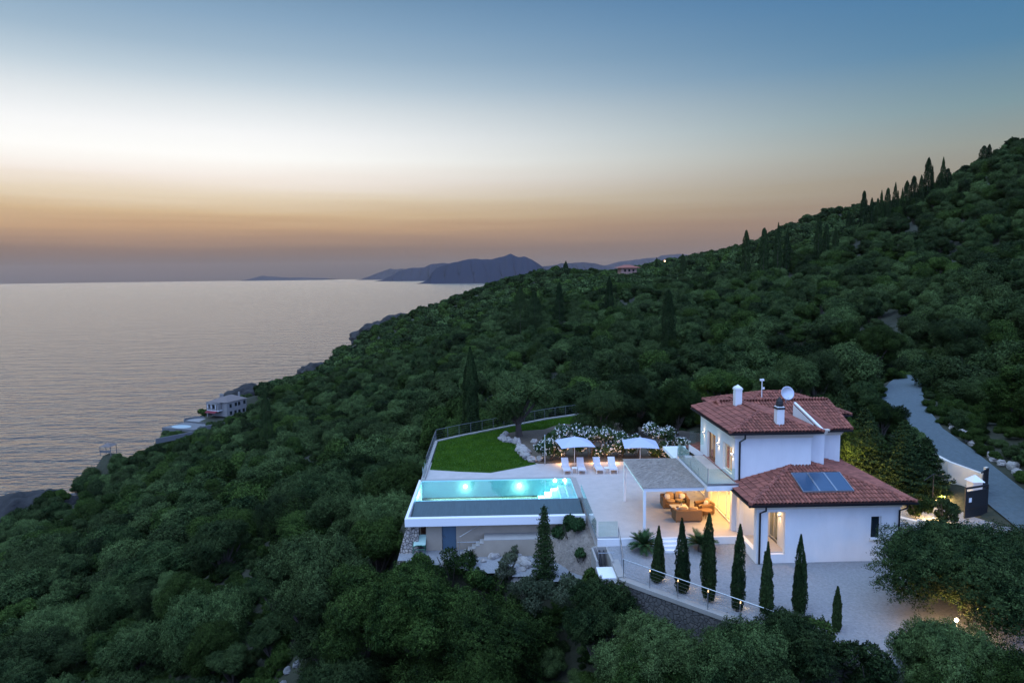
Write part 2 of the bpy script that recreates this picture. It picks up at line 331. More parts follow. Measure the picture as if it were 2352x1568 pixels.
# ------------------------------------------------------------------ terrain
TP = [(-36.41, 48, -19.6), (-55.96, 75, -24.7), (-98.0, 135, -39.9), (-26.89, 48, -17.6), (-36.39, 66, -18.7), (-59.94, 110, -26.4), (-91.6, 180, -37.5), (-13.52, 37, -12.6), (-15.55, 45, -10.8), (-21.83, 62, -10.2), (-38.43, 110, -18.8), (-66.03, 190, -32.0), (-5.71, 32, -8.4), (-6.51, 37, -7.9), (-7.78, 45, -6.6), (-9.47, 60, -8.1), (-14.81, 95, -12.8), (-24.65, 160, -17.6), (-42.72, 280, -23.4), (0.51, 28, -7.3), (0.61, 32, -6.5), (5.92, 25, -5.1), (9.16, 22.5, -4.3), (14.36, 21, -4.5), (-4.22, 72, -5.6), (2.61, 110, -5.9), (3.63, 150, -5.6), (5.42, 220, -4.2), (13.3, 330, -0.6), (44.33, 520, 15.0), (55.5, 330, 7.3), (92.99, 480, 9.5), (70, 528, 12), (99, 546, 12), (118, 546, 15), (23.34, 100, -4.8), (34.93, 150, -2.2), (51.15, 220, 2.2), (121.71, 450, 15.5), (162.05, 450, 24), (182, 504, 29), (202, 480, 39), (276, 498, 47), (300, 500, 52), (209.52, 460, 47.5), (241.96, 460, 52.1), (128.43, 235, 24.8), (107.48, 235, 14.6), (90.22, 250, 10.4), (36.07, 78, -1.9), (51.57, 112, 0.4), (77.98, 170, 5.6), (47.65, 76, -0.8), (65.43, 105, 4.2), (93.03, 150, 11.5), (129.63, 210, 25.7), (155.43, 240, 38.5), (48.1, 60, -1.6), (57.28, 72, 1.4), (71.05, 90, 5.7), (87.97, 112, 11.8), (128.63, 165, 27.2), (189.63, 245, 57.9), (-108.2, 420, -40.9), (-76.32, 640, -28.6), (-48.13, 780, -23.3), (-4.03, 1000, -5.3), (-91.78, 560, -28.7), (-107.92, 345, -42.6), (-112.93, 300, -37.3), (-113.92, 240, -43.1), (-109.7, 172, -40.6),
      (35, 57, 2.7), (38, 62, 3.0), (42, 67, 3.2), (31, 46, .6), (32, 40, -.4), (38, 45, 1.5), (45, 48, 3.5), (60, 50, 8), (24, 28, -1.5), (32, 25, -.5), (45, 20, 4), (0, 0, -12), (-40, 0, -28), (-90, 60, -42), (40, -20, -2), (-60, -60, -38), (80, 0, 14), (140, 60, 38), (160, 350, 22), (200, 330, 36), (290, 300, 78), (330, 460, 80), (120, 900, 8), (250, 900, 15), (60, 1300, 0), (300, 1300, 0), (100, 640, 10), (150, 620, 20), (240, 600, 38), (340, 620, 52), (460, 600, 60), (450, 900, 20), (214, 330, 44), (255, 330, 62), (292, 450, 58), (110, 330, 8), (130, 330, 14), (30, 420, 3), (600, 1300, 0), (8, 75, -3), (20, 75, -3), (5, 66, -1.5)]
TP = np.array(TP, float)
_c = TP[:, :2]/100
def _U(r2): return 0.5*r2*np.log(r2+1e-9)
_d = ((_c[:, None]-_c[None])**2).sum(-1); n_ = len(TP)
_A = np.zeros((n_+3, n_+3)); _A[:n_, :n_] = _U(_d)+np.eye(n_)*0.004; _A[:n_, n_] = 1; _A[:n_, n_+1:] = _c; _A[n_, :n_] = 1; _A[n_+1:, :n_] = _c.T
_w = np.linalg.solve(_A, np.concatenate([TP[:, 2], [0, 0, 0]]))
COAST = np.array([(-150, -150), (-135, -40), (-122, 60), (-115, 130), (-111, 150), (-107, 158), (-109.6, 172), (-114, 197), (-116, 215), (-121, 235), (-129, 258), (-127, 284), (-117, 305), (-108, 345), (-108.5, 370), (-109.5, 425), (-103.5, 480), (-97, 530), (-96.7, 590), (-78.7, 660), (-48.7, 790), (-4, 1000), (60, 1250), (150, 1600)], float)
def coastdist(X, Y):
    """signed distance to the cliff edge, positive out to sea"""
    Pp = np.stack([X, Y], -1); best = np.full(X.shape, 1e9); sg = np.ones(X.shape)
    for a, b in zip(COAST[:-1], COAST[1:]):
        ab = b-a; t = np.clip(((Pp-a)@ab)/(ab@ab), 0, 1); q = a+t[..., None]*ab; d = np.hypot(*(np.moveaxis(Pp-q, -1, 0)))
        cr = ab[0]*(Pp[..., 1]-a[1])-ab[1]*(Pp[..., 0]-a[0]); mk = d < best
        best = np.where(mk, d, best); sg = np.where(mk, np.sign(cr), sg)
    return best*sg
def sn(X, Y, f, s):
    r = np.random.RandomState(s); o = 0
    for k in range(5):
        a = r.rand()*6.28; o = o+np.sin((X*math.cos(a)+Y*math.sin(a))*f*(1+.35*k)+r.rand()*6.28)
    return o/5
def sstep(a, b, x):
    t = np.clip((x-a)/(b-a), 0, 1); return t*t*(3-2*t)
def polydist(X, Y, poly):
    """signed distance to polygon, negative inside"""
    poly = np.array(poly, float); best = np.full(X.shape, 1e9); ins = np.zeros(X.shape, bool); n = len(poly)
    for i in range(n):
        a, b = poly[i], poly[(i+1) % n]; ab = b-a
        t = np.clip(((X-a[0])*ab[0]+(Y-a[1])*ab[1])/(ab@ab), 0, 1); best = np.minimum(best, np.hypot(X-a[0]-t*ab[0], Y-a[1]-t*ab[1]))
        c = ((a[1] > Y) != (b[1] > Y)) & (X < (b[0]-a[0])*(Y-a[1])/(b[1]-a[1]+1e-12)+a[0]); ins ^= c
    return np.where(ins, -best, best)
LAWN = [(-5.07, 50.39), (-2.87, 49.76), (-0.5, 49.29), (1.25, 50.3), (3.02, 51.42), (2.56, 52.44), (2.06, 54.32), (1.89, 56.73), (1.58, 58.24), (0.62, 58.31), (0.42, 59.9), (0.77, 61.53), (1.58, 62.11), (2.85, 62.62), (4.48, 63.0), (5.4, 64.24), (6.44, 65.24), (8.12, 64.4), (10, 66), (10.5, 68.5), (8.28, 69.18), (5.04, 67.34), (1.89, 64.89), (-1.03, 62.51), (-3.23, 60.78), (-5.18, 58.96)]
TERR = [(-5.6, 50.6), (-5.6, 43.5), (5.2, 43.5), (5.2, 36.8), (6.6, 36.8), (22, 36.3), (22, 56), (9, 66), (8.4, 69.5), (-5.6, 59.3)]      # terrace and lawn platform
YARD = [(6.0, 37.2), (6.0, 32.6), (11.6, 26.9), (17, 21.8), (22, 22.6), (30, 30), (31, 37), (33.5, 41), (31, 46), (27, 46), (22.5, 52), (21, 58), (13, 58), (13, 37)]
LOWYARD = [(-6.0, 40.8), (-6.0, 39.2), (-1.5, 37.6), (2.5, 36.2), (5.6, 35.2), (5.6, 41), (5.4, 44), (-5.4, 44)]
ROAD = [(30.5, 33), (32.2, 38.5), (32.6, 43), (32.8, 48), (33.2, 52), (35.2, 57), (37.8, 62), (41.5, 67), (45, 71)]
ROADZ = [-.6, -.45, .3, 1.6, 2.2, 2.7, 3.0, 3.15, 3.3]
def roadinfo(X, Y):
    best = np.full(X.shape, 1e9); z = np.zeros(X.shape)
    for i in range(len(ROAD)-1):
        a, b = np.array(ROAD[i]), np.array(ROAD[i+1]); ab = b-a
        t = np.clip(((X-a[0])*ab[0]+(Y-a[1])*ab[1])/(ab@ab), 0, 1); d = np.hypot(X-a[0]-t*ab[0], Y-a[1]-t*ab[1]); mk = d < best
        best = np.where(mk, d, best); z = np.where(mk, ROADZ[i]+t*(ROADZ[i+1]-ROADZ[i]), z)
    return best, z
def ground(X, Y, fine=True):
    X = np.asarray(X, float); Y = np.asarray(Y, float); sh = X.shape; x = X.ravel(); y = Y.ravel(); z = np.zeros(len(x))
    for i in range(0, len(x), 20000):
        p = np.stack([x[i:i+20000], y[i:i+20000]], -1)/100
        z[i:i+20000] = _U(((p[:, None]-_c[None])**2).sum(-1))@_w[:n_]+_w[n_]+p@_w[n_+1:]
    z = z.reshape(sh)
    d0 = np.hypot(X, Y); z = z+sn(X, Y, .06, 1)*.8*sstep(60, 140, d0)+sn(X, Y, .021, 2)*2.0*sstep(120, 300, d0)
    def pad(z, poly, h, m):
        k = 1-sstep(-.5 if m < 2 else 0, m, polydist(X, Y, poly)); return z*(1-k)+h*k
    z = pad(z, TERR, -1.2, 3); z = pad(z, YARD, -.78, .6)
    z = pad(z, LOWYARD, -2.35, 1.5)
    z = pad(z, [(-121, 268), (-104, 274), (-103, 292), (-120, 290)], -42.8, 8); z = pad(z, [(-113, 240), (-100, 245), (-98, 268), (-112, 268)], -44, 9); z = pad(z, [(-126, 252), (-112, 252), (-112, 264), (-126, 264)], -41.8, 4); z = pad(z, [(-109.5, 186), (-105.5, 186), (-105.5, 190), (-109.5, 190)], -33.4, 5)
    rd, rz = roadinfo(X, Y); k = 1-sstep(1.7, 4.2, rd); z = z*(1-k)+(rz-.12)*k
    s = coastdist(X, Y)+sn(X, Y, .07, 5)*7+sn(X, Y, .3, 6)*2.0
    z = z-(sstep(-5, 2, s)*.22+sstep(3, 9, s)*.38+sstep(10, 17, s)*.40)*(z+78)
    return z
gx = np.unique(np.concatenate([np.arange(-180, -30, 3.0), np.arange(-30, 45, .8), np.arange(45, 130, 2.5), np.arange(130, 420, 6.0)]))
gy = np.unique(np.concatenate([np.arange(-60, 15, 5.0), np.arange(15, 75, .8), np.arange(75, 200, 3.0), np.arange(200, 560, 6.0), np.arange(560, 1650, 16.0)]))
GX, GY = np.meshgrid(gx, gy); GZ = ground(GX, GY)
V = np.stack([GX, GY, GZ], -1).reshape(-1, 3); nx, ny = len(gx), len(gy)
ii, jj = np.meshgrid(np.arange(nx-1), np.arange(ny-1)); a = (jj*nx+ii).ravel(); Q = np.stack([a, a+1, a+nx+1, a+nx], -1)
cs = coastdist(GX, GY); csf = (cs.ravel()[Q]).mean(1)
me = rawmesh('hillside', V, Q, [M['soil'], M['cliff']], True, (csf > -2).astype(int))
link('hillside', me, kind='structure', label='steep wooded hillside falling to the sea')
# sea
mb = MB(); n = 96; mb.add([(0, 0, -62)]+[(25000*math.cos(2*math.pi*k/n), 25000*math.sin(2*math.pi*k/n), -62) for k in range(n)], [(0, k+1, (k+1) % n+1) for k in range(n)])
mb.build('sea', M['sea'], kind='structure', label='calm rippled sea at dusk')

# ------------------------------------------------------------------ far mountains, each a ridge rising out of the sea
def ridge(name, P3, Y, depth, label, seed, zb=-62):
    """a mountain range from its crest profile (x, height): foot at distance Y, crest at Y + depth, slopes front and back"""
    xs = np.linspace(P3[0][0], P3[-1][0], 130); zs = np.interp(xs, [p[0] for p in P3], [p[1] for p in P3])
    r = np.random.RandomState(seed); zs = zs+(np.convolve(r.randn(len(xs)+4), np.ones(5)/5, 'valid'))*(max(zs)-zb)*.012
    prof = [(-1.0, 0), (-.86, .30), (-.6, .52), (-.3, .78), (0, 1), (.4, .7), (1, 0)]
    V = []; F = []
    for j, (o, hf) in enumerate(prof):
        for i, (x, z) in enumerate(zip(xs, zs)):
            g = 1 if j in (0, 4, 6) else 1+.10*math.sin(i*.7+j)*math.sin(i*.23+seed)
            V.append((x+o*depth*.05*math.sin(i*.5+j), Y+depth+o*depth, zb-2+(z-zb+2)*hf*g))
    nxx = len(xs)
    for j in range(len(prof)-1):
        for i in range(nxx-1): F.append((j*nxx+i, j*nxx+i+1, (j+1)*nxx+i+1, (j+1)*nxx+i))
    return MB().add(V, F).build(name, M['mtn'], smooth=True, kind='structure', label=label)
ridge('mountain', [(-787, -62), (-752, -29), (-708, 38), (-638, 112), (-483, 158), (-277, 204), (-174, 197), (-37, 192), (100, 223), (186, 256), (272, 214), (340, 221), (426, 182), (494, 139), (545, 99), (597, 52), (682, -47), (717, -80)], 7000, 700, 'dark peaked headland rising from the sea, nearest of the far ones', 3)
ridge('mountain', [(-1968, -57), (-1908, -14), (-1825, 33), (-1688, 105), (-1497, 164), (-1254, 167), (-1117, 227), (-900, 244), (-711, 220), (-442, 104)], 11300, 900, 'dark blue headland just left behind the peaked one', 4)
ridge('mountain', [(-3512, -51), (-3377, 38), (-3168, 118), (-2833, 230), (-2710, 208), (-2503, 226), (-2255, 190), (-1927, 42)], 17500, 1200, 'pale low headland behind, leftmost of the joined far mountains', 5)
ridge('island', [(x_, (z_+62)*.72-62) for x_, z_ in [(-7883, 9), (-7693, 86), (-7568, 139), (-7493, 158), (-7348, 116), (-7102, 104), (-6858, 61), (-6613, 48), (-6268, 54), (-5924, 25), (-5480, 10), (-5284, -17)]], 21500, 900, 'faint low island on the sea horizon', 6)
ridge('hills', [(767, 113), (954, 178), (1187, 201), (1304, 234), (1490, 236), (1724, 248), (1957, 227), (2144, 178), (2215, 142)], 12500, 900, 'pale blue ridge behind the wooded skyline, left of the red-roofed house', 7)
ridge('hills', [(2663, 162), (2785, 221), (2967, 270), (3149, 319), (3514, 360), (3788, 396), (4153, 416), (4244, 466), (4487, 487), (4792, 499), (5098, 442), (5407, 257)], 16500, 900, 'pale blue ridge behind the red-roofed house and hillside lamp', 8)

# ------------------------------------------------------------------ platform: terrace, lawn, beds, yard, road
PAVE = [(-5.5, 47.65), (5.45, 47.65), (5.45, 36.3), (13.55, 36.3), (13.55, 52.4), (-5.5, 52.4)]
MB().prism(PAVE, -1.3, 0).build('terrace', M['paver'], kind='structure', label='pale paved terrace around the pool')
MB().prism([(x, y) for x, y in LAWN], -1.5, .035).build('lawn', M['lawn'], kind='structure', label='clipped green lawn beyond the pool')
BED = [(3.17, 51.5), (13.55, 51.9), (21, 53), (21, 58), (11, 67), (10, 66), (8.12, 64.4), (6.44, 65.24), (5.4, 64.24), (4.48, 63.0), (2.85, 62.62), (1.58, 62.11), (.77, 61.53), (.42, 59.9), (.62, 58.31), (1.58, 58.24), (1.89, 56.73), (2.06, 54.32), (2.56, 52.44)]
MB().prism(BED, -1.4, .06).build('planting_bed', mat('bed_soil', (.10, .075, .05), .95, .4, 2, .05, 8), kind='structure', label='bare soil bed under the olive and the oleanders')
def gridsheet(name, poly, step, zf, m, grow=.15, **kw):
    xs = [p[0] for p in poly]; ys = [p[1] for p in poly]; gx = np.arange(min(xs)-.5, max(xs)+.5, step); gy = np.arange(min(ys)-.5, max(ys)+.5, step)
    GX, GY = np.meshgrid(gx, gy); Z = zf(GX, GY); D = polydist(GX, GY, poly); nx = len(gx)
    ii, jj = np.meshgrid(np.arange(nx-1), np.arange(len(gy)-1)); a = (jj*nx+ii).ravel(); Q = np.stack([a, a+1, a+nx+1, a+nx], -1)
    Q = Q[D.ravel()[Q].max(1) < grow]
    return link(name, rawmesh(name, np.stack([GX, GY, Z], -1).reshape(-1, 3), Q, [m], True), kind='structure', **kw)
def yardz(X, Y): return -.60+.20*sstep(34.3, 36.3, Y)*(1-sstep(13.2, 13.6, X))+sn(X, Y, .8, 9)*.015+np.clip(Y-44, 0, 20)*.03*(X > 21)
gridsheet('gravel_yard', YARD, .25, yardz, M['gravel'], label='pale gravel forecourt in front of the villa')
gridsheet('gravel_path', LOWYARD, .25, lambda X, Y: -2.25+sn(X, Y, .9, 3)*.03, M['gravel'], label='gravel path below the pool')
V = []; F = []
rp = [Vector(p) for p in ROAD]
for i in range(len(rp)*6-5):
    k = min(i//6, len(rp)-2); f_ = i/6-k; p = rp[k].lerp(rp[k+1], f_); z = ROADZ[k]+(ROADZ[k+1]-ROADZ[k])*f_
    d = (rp[min(k+1, len(rp)-1)]-rp[max(k-1, 0)] if f_ < .5 else rp[min(k+2, len(rp)-1)]-rp[k]).normalized(); nn_ = Vector((d.y, -d.x)); w_ = 1.7
    for s_ in (-1, -.33, .33, 1): V.append((p.x+nn_.x*w_*s_, p.y+nn_.y*w_*s_, z+(.04 if abs(s_) < .5 else 0)))
for i in range(len(V)//4-1):
    for j in range(3): F.append((i*4+j, i*4+j+1, i*4+j+5, i*4+j+4))
MB().add(V, F).build('road', M['gravel_far'], smooth=True, kind='structure', label='unpaved road climbing behind the villa')
rg = np.random.RandomState(5); gxx = rg.uniform(-5.2, 9.5, 160000); gyy = rg.uniform(49.3, 69.2, 160000); kk_ = polydist(gxx, gyy, LAWN) < -.03; gxx, gyy = gxx[kk_], gyy[kk_]; ng_ = len(gxx)
hg = .05+.03*rg.rand(ng_)+.02*sn(gxx, gyy, 1.6, 31); an = rg.rand(ng_)*6.28; wg = .022; tx = gxx+rg.randn(ng_)*.02; ty = gyy+rg.randn(ng_)*.02
Vg = np.stack([np.stack([gxx-np.cos(an)*wg, gyy-np.sin(an)*wg, np.full(ng_, .03)], 1), np.stack([gxx+np.cos(an)*wg, gyy+np.sin(an)*wg, np.full(ng_, .03)], 1), np.stack([tx, ty, .035+hg], 1)], 1).reshape(-1, 3)
link('grass', rawmesh('grass', Vg, np.arange(ng_*3).reshape(-1, 3), [leafmat('grass_blade', (.026, .082, .003), (.075, .155, .010), .45, 0)]), kind='stuff', label='short mown grass of the lawn')
# kerb along the lawn
mb = MB(); kp = [(-5.3, 47.7), (-5.34, 59.05), (-3.3, 60.95), (-1.1, 62.7), (1.85, 65.1), (5.0, 67.6), (8.3, 69.5), (10.6, 70.6)]
for p, q in zip(kp[:-1], kp[1:]): mb.bar((*p, -.42), (*q, -.42), .26, 1.1)
mb.build('kerb', M['concrete'], kind='structure', label='pale concrete kerb along the lawn edge')

# ------------------------------------------------------------------ swimming pool
pool = empty('swimming_pool', (0, 43.5, 0), label='rectangular infinity pool with glowing turquoise water', cat='swimming pool')
pool.location = (0, 0, 0)
b = MB(); b.box(-5.36, 5.17, 43.42, 47.6, -1.55, -1.4); b.box(-5.36, 5.17, 47.5, 47.64, -1.4, -.0); b.box(-5.36, 5.17, 43.3, 43.42, -1.4, -.035); b.box(-5.44, -5.36, 43.3, 47.64, -1.55, -.035); b.box(5.17, 5.24, 43.3, 47.64, -1.55, -.03)
b.build('basin', M['pooltile'], pool)
b = MB(); b.box(-5.5, 5.46, 47.64, 47.9, -.3, .03); b.box(5.24, 5.62, 43.3, 47.637, -.3, .03); b.build('coping', M['concrete'], pool, bevel=.01)
st = MB()
for i in range(5): st.box(5.17-.46*(i+1), 5.168-.46*i, 43.425, 47.495, -1.39, -.18-.24*i)
st.build('steps', M['poolstep'], pool)
MB().add([(-5.36, 43.35, -.03), (5.17, 43.35, -.03), (5.17, 47.5, -.03), (-5.36, 47.5, -.03)], [(0, 1, 2, 3)]).build('water', M['water'], pool)
MB().add([(-5.34, 43.297, -.04), (5.3, 43.297, -.04), (5.3, 40.3, -.40), (-5.34, 40.3, -.40), (-5.34, 43.297, -.5), (5.3, 43.297, -.5), (5.3, 40.3, -.5), (-5.34, 40.3, -.5)], [(0, 3, 2, 1), (4, 5, 6, 7), (0, 1, 5, 4), (3, 7, 6, 2), (0, 4, 7, 3), (1, 2, 6, 5)]).build('overflow_slab', M['slate'], pool)
b = MB(); b.box(-5.62, 5.3, 39.98, 40.3, -.50, 0); b.box(-5.62, -5.44, 40.3, 47.9, -.50, 0); b.build('rim', M['white'], pool, bevel=.012)
b = MB(); b.box(-4.42, -3.46, 40.62, 40.9, -2.6, -.5); b.box(-2.58, 5.3, 40.62, 40.9, -2.6, -.5); b.box(-3.46, -2.58, 40.8, 40.9, -2.6, -.5); b.box(-5.3, 5.3, 43.0, 43.29, -2.8, -.5); b.box(-4.42, -4.2, 40.9, 43.0, -2.8, -.5)
b.build('base_wall', M['beige'], pool)
d = MB().box(-3.45, -2.59, 40.74, 40.79, -2.3, -.52).build('door', M['bluedoor'], pool)
MB().tube([(-3.33, 40.70, -1.35), (-3.33, 40.70, -1.5)], .015).build('handle', M['steel'], d)
for x, e_ in ((-2.3, 1.0), (1.56, 1.8), (4.1, .9), (4.8, .9)):
    z_ = -.42 if x < 4 else -.12
    MB().tube([(x, 47.5, z_), (x, 47.47, z_)], .13, 12).build('pool_lamp', M['poolbulb'], pool)
    light('pool_lamp_and_fill', 'POINT', (x, 47.2, z_-.02 if x > 4 else z_-.08), (20 if x < 4 else 6)*e_, (.62, 1, .86), .12, parent=pool)
light('pool_lamp_and_fill', 'AREA', (0, 47.35, -.8), 1000, (.50, .98, 1), (9.5, .5), rot=(R(-90), 0, 0), parent=pool)  # added wide fill without a fixture, evens out the light in the water
# sloping stone wall under the left pool corner
MB().add([(-5.55, 40.55, -.52), (-4.85, 40.55, -.52), (-4.85, 41.4, -.52), (-5.55, 41.4, -.52), (-6.25, 40.1, -3.0), (-4.9, 40.1, -3.0), (-4.9, 41.6, -3.0), (-6.25, 41.6, -3.0)], [(0, 3, 2, 1), (4, 5, 6, 7), (0, 1, 5, 4), (1, 2, 6, 5), (2, 3, 7, 6), (3, 0, 4, 7)]).build('stone_wall', M['stonewall'], label='short dry stone wall under the left corner of the pool', cat='wall')
MB().box(-4.9, -4.42, 42.0, 42.3, -2.6, -.5).build('earth_bank', mat('red_earth', (.14, .065, .04), .95, .4, 5, .05, 9), label='patch of red earth in the recess beside the pool wall', cat='earth bank')
cv = empty('garden_swing', (-4.75, 40.2, -2.25), label='pale green covered frame standing beside the pool wall', cat='garden furniture')
MB().add([(-.45, -.1, .52), (.33, -.1, .56), (.33, .62, .95), (-.3, .62, .95)], [(0, 1, 2, 3)]).build('cover', M['tarp'], cv).modifiers.new('solid', 'SOLIDIFY').thickness = .03
b = MB()
for x in (-.42, .3): b.tube([(x, -.12, 0), (x, -.12, .5), (x+.02, .6, .92)], .022)
b.tube([(-.42, -.13, .45), (-.2, -.15, .56), (.1, -.15, .56), (.3, -.13, .45)], .025); b.tube([(-.42, -.13, .3), (.3, -.13, .3)], .02); b.build('frame', M['greenframe'], cv)
# platform and outdoor stair below the pool
pf = empty('outdoor_stair', (0, 0, 0), label='short beige stair with landing below the pool wall', cat='stair')
b = MB(); b.box(-.86, 5.2, 39.5, 40.6, -2.6, -1.25)
for i in range(6): b.box(-.86-.24*(i+1), -.862-.24*i, 39.5, 40.2, -2.6, -1.43-.155*i)
b.build('stair_block', M['beige'], pf)
b = MB(); b.box(-.86, 5.2, 39.5, 40.6, -1.247, -1.22)
for i in range(6): b.box(-.88-.24*(i+1), -.87-.24*i, 39.48, 40.2, -1.427-.155*i, -1.40-.155*i)
b.build('tread', M['concrete'], pf)
b = MB(); b.tube([(-2.45, 39.45, -2.3), (-2.45, 39.45, -1.3), (-1.15, 39.45, -1.3)], .018); b.tube([(-2.35, 40.3, -1.3), (-.9, 40.3, -.45)], .016); b.tube([(-2.33, 39.6, -2.2), (-2.33, 39.6, -1.25)], .015); b.build('handrail', M['steel'], pf)

# ------------------------------------------------------------------ railings
def glass_rail(label, pts, h=.95, step=1.5, z=0, pw=.03, posts=True, kerb=True):
    e = empty('glass_railing', (pts[0][0], pts[0][1], z), label=label, cat='railing'); ox, oy = pts[0][:2]
    rail = MB()
    for p, q in zip(pts[:-1], pts[1:]):
        p, q = Vector((p[0]-ox, p[1]-oy, 0)), Vector((q[0]-ox, q[1]-oy, 0)); Lg = (q-p).length; n = max(1, round(Lg/step)); d = (q-p)/n
        for i in range(n):
            a, b_ = p+d*i+d.normalized()*.03, p+d*(i+1)-d.normalized()*.03
            MB().bar(a+Vector((0, 0, h/2+.05)), b_+Vector((0, 0, h/2+.05)), .012, h-.1).build('glass_panel', M['railglass'], e)
            if posts: MB().bar(p+d*i, p+d*i+Vector((0, 0, h)), pw, pw).build('post', M['steel'], e)
        rail.bar(p+Vector((0, 0, .03)), q+Vector((0, 0, .03)), .05, .06)
    rail.build('base_rail', M['steel'], e); return e
glass_rail('glass railing down the pool side of the terrace', [(5.42, 43.2), (5.42, 36.36)], step=2.2, posts=False)
glass_rail('short glass railing across the front terrace corner', [(5.5, 36.36), (6.62, 36.36)], step=1.2, posts=False)
glass_rail('glass railing beside the left end of the pool terrace', [(-5.34, 47.9), (-5.34, 50.4)], z=.13, h=.8, step=1.25)
def post_rail(label, pts, h, nposts, cables=5, z0=None, lamps=(), mt='steel', **kw):
    o = Vector(pts[0]); e = empty('railing', o, label=label, cat='railing', **kw); P_ = [Vector(p)-o for p in pts]
    Lg = [0]
    for a, b_ in zip(P_[:-1], P_[1:]): Lg.append(Lg[-1]+(b_-a).length)
    def at(s):
        for i in range(len(P_)-1):
            if s <= Lg[i+1]+1e-6: return P_[i].lerp(P_[i+1], (s-Lg[i])/max(1e-6, Lg[i+1]-Lg[i]))
        return P_[-1]
    MB().tube([p+Vector((0, 0, h)) for p in P_], .024).build('handrail', M[mt], e)
    for k in range(nposts):
        p = at(Lg[-1]*k/(nposts-1)); po = MB().bar(p, p+Vector((0, 0, h)), .035, .045).build('post', M[mt], e)
        if k in lamps:
            MB().box(p.x-.02, p.x+.02, p.y-.035, p.y-.022, p.z+h-.14, p.z+h-.05).build('lamp', M['dimbulb'], po)
            light('rail_lamp_glow', 'POINT', p+Vector((0, .12, h-.12)), .8, WARM, .03, parent=e)
    for c in range(cables): MB().tube([p+Vector((0, 0, h*(c+.6)/(cables+.6))) for p in P_], .005, 4).build('cable', M[mt], e)
    return e
post_rail('dark post and cable railing along the left lawn edge', [(-5.34, 50.5, .13), (-5.38, 58.95, .13)], .85, 10, 3, mt='darkrail')
post_rail('dark thin railing along the far curved lawn edge', [(-5.34, 59.05, .13), (-3.3, 60.95, .13), (-1.1, 62.7, .13), (1.85, 65.1, .13), (5.0, 67.6, .13), (8.3, 69.5, .13), (10.6, 70.6, .13)], .95, 16, 4, mt='darkrail')
post_rail('steel cable railing with small lamps on the forecourt wall', [(6.2, 32.55, -.55), (11.5, 26.98, -.55)], .95, 6, 5, lamps=(1, 2, 3, 4))
post_rail('steel handrail stepping down beside the front terrace corner', [(6.62, 36.3, -.3), (6.45, 34.6, -.45), (6.2, 32.6, -.55)], .95, 4, 0)
# ------------------------------------------------------------------ retaining wall
rw = empty('retaining_wall', (6.1, 32.6, 0), label='concrete and stone retaining wall holding up the gravel forecourt', cat='wall')
a0, a1 = Vector((0, 0, 0)), Vector((11.0, -11.0, 0))
MB().bar(a0+Vector((0, 0, -.68)), a1+Vector((0, 0, -.68)), .42, .22).build('coping', M['concrete'], rw, bevel=.015)
MB().bar(a0+Vector((0, 0, -2.15)), a1+Vector((0, 0, -2.15)), .34, 2.7).build('stone_face', M['facedstone'], rw)
MB().box(-.38, .12, -.3, .1, -3.4, -.75).build('end_pier', M['concrete'], rw)
MB().box(-.15, .25, .1, 3.6, -3.4, -.56).build('side_wall', M['concrete'], rw)
ld = empty('stair_landing', (5.6, 33.6, -.75), label='white slatted landing over a shaft at the terrace corner', cat='landing')
MB().box(-.5, .42, -.6, .75, -.14, 0).build('deck', M['stucco'], ld, bevel=.01)
MB().box(-.5, .42, -.6, -.56, -.32, -.142).build('fascia', M['concrete'], ld); b = MB(); b.box(-.5, -.40, .75, 2.6, -1.8, .3); b.box(.30, .42, .75, 2.6, -1.8, .3); b.box(-.4, .3, 2.5, 2.62, -1.8, .35); b.build('shaft_wall', M['concrete'], ld)
b = MB(); b.tube([(-.1, 2.4, .2), (.0, 1.3, -1.2)], .07); b.tube([(.15, 2.4, .2), (.2, 1.2, -1.2)], .04); b.build('pipe', M['black'], ld)
b = MB(); b.tube([(-.4, 2.5, .95), (-.38, .75, .75), (.45, .75, .75)], .018); b.tube([(-.38, .75, .75), (-.38, .75, -.5)], .018); b.build('handrail', M['steel'], ld)
MB().box(5.45, 13.4, 36.18, 36.297, -1.3, -.003).build('terrace_edge', M['stucco'], kind='structure', label='white riser edge of the terrace')
b = MB(); b.box(9.0, 10.3, 35.9, 36.18, -1, -.12); b.box(9.0, 10.3, 35.62, 35.898, -1, -.25); b.box(9.0, 10.3, 35.34, 35.618, -1, -.38)
b.build('garden_steps', M['stucco'], bevel=.01, label='three white steps between the terrace and the gravel', cat='steps')

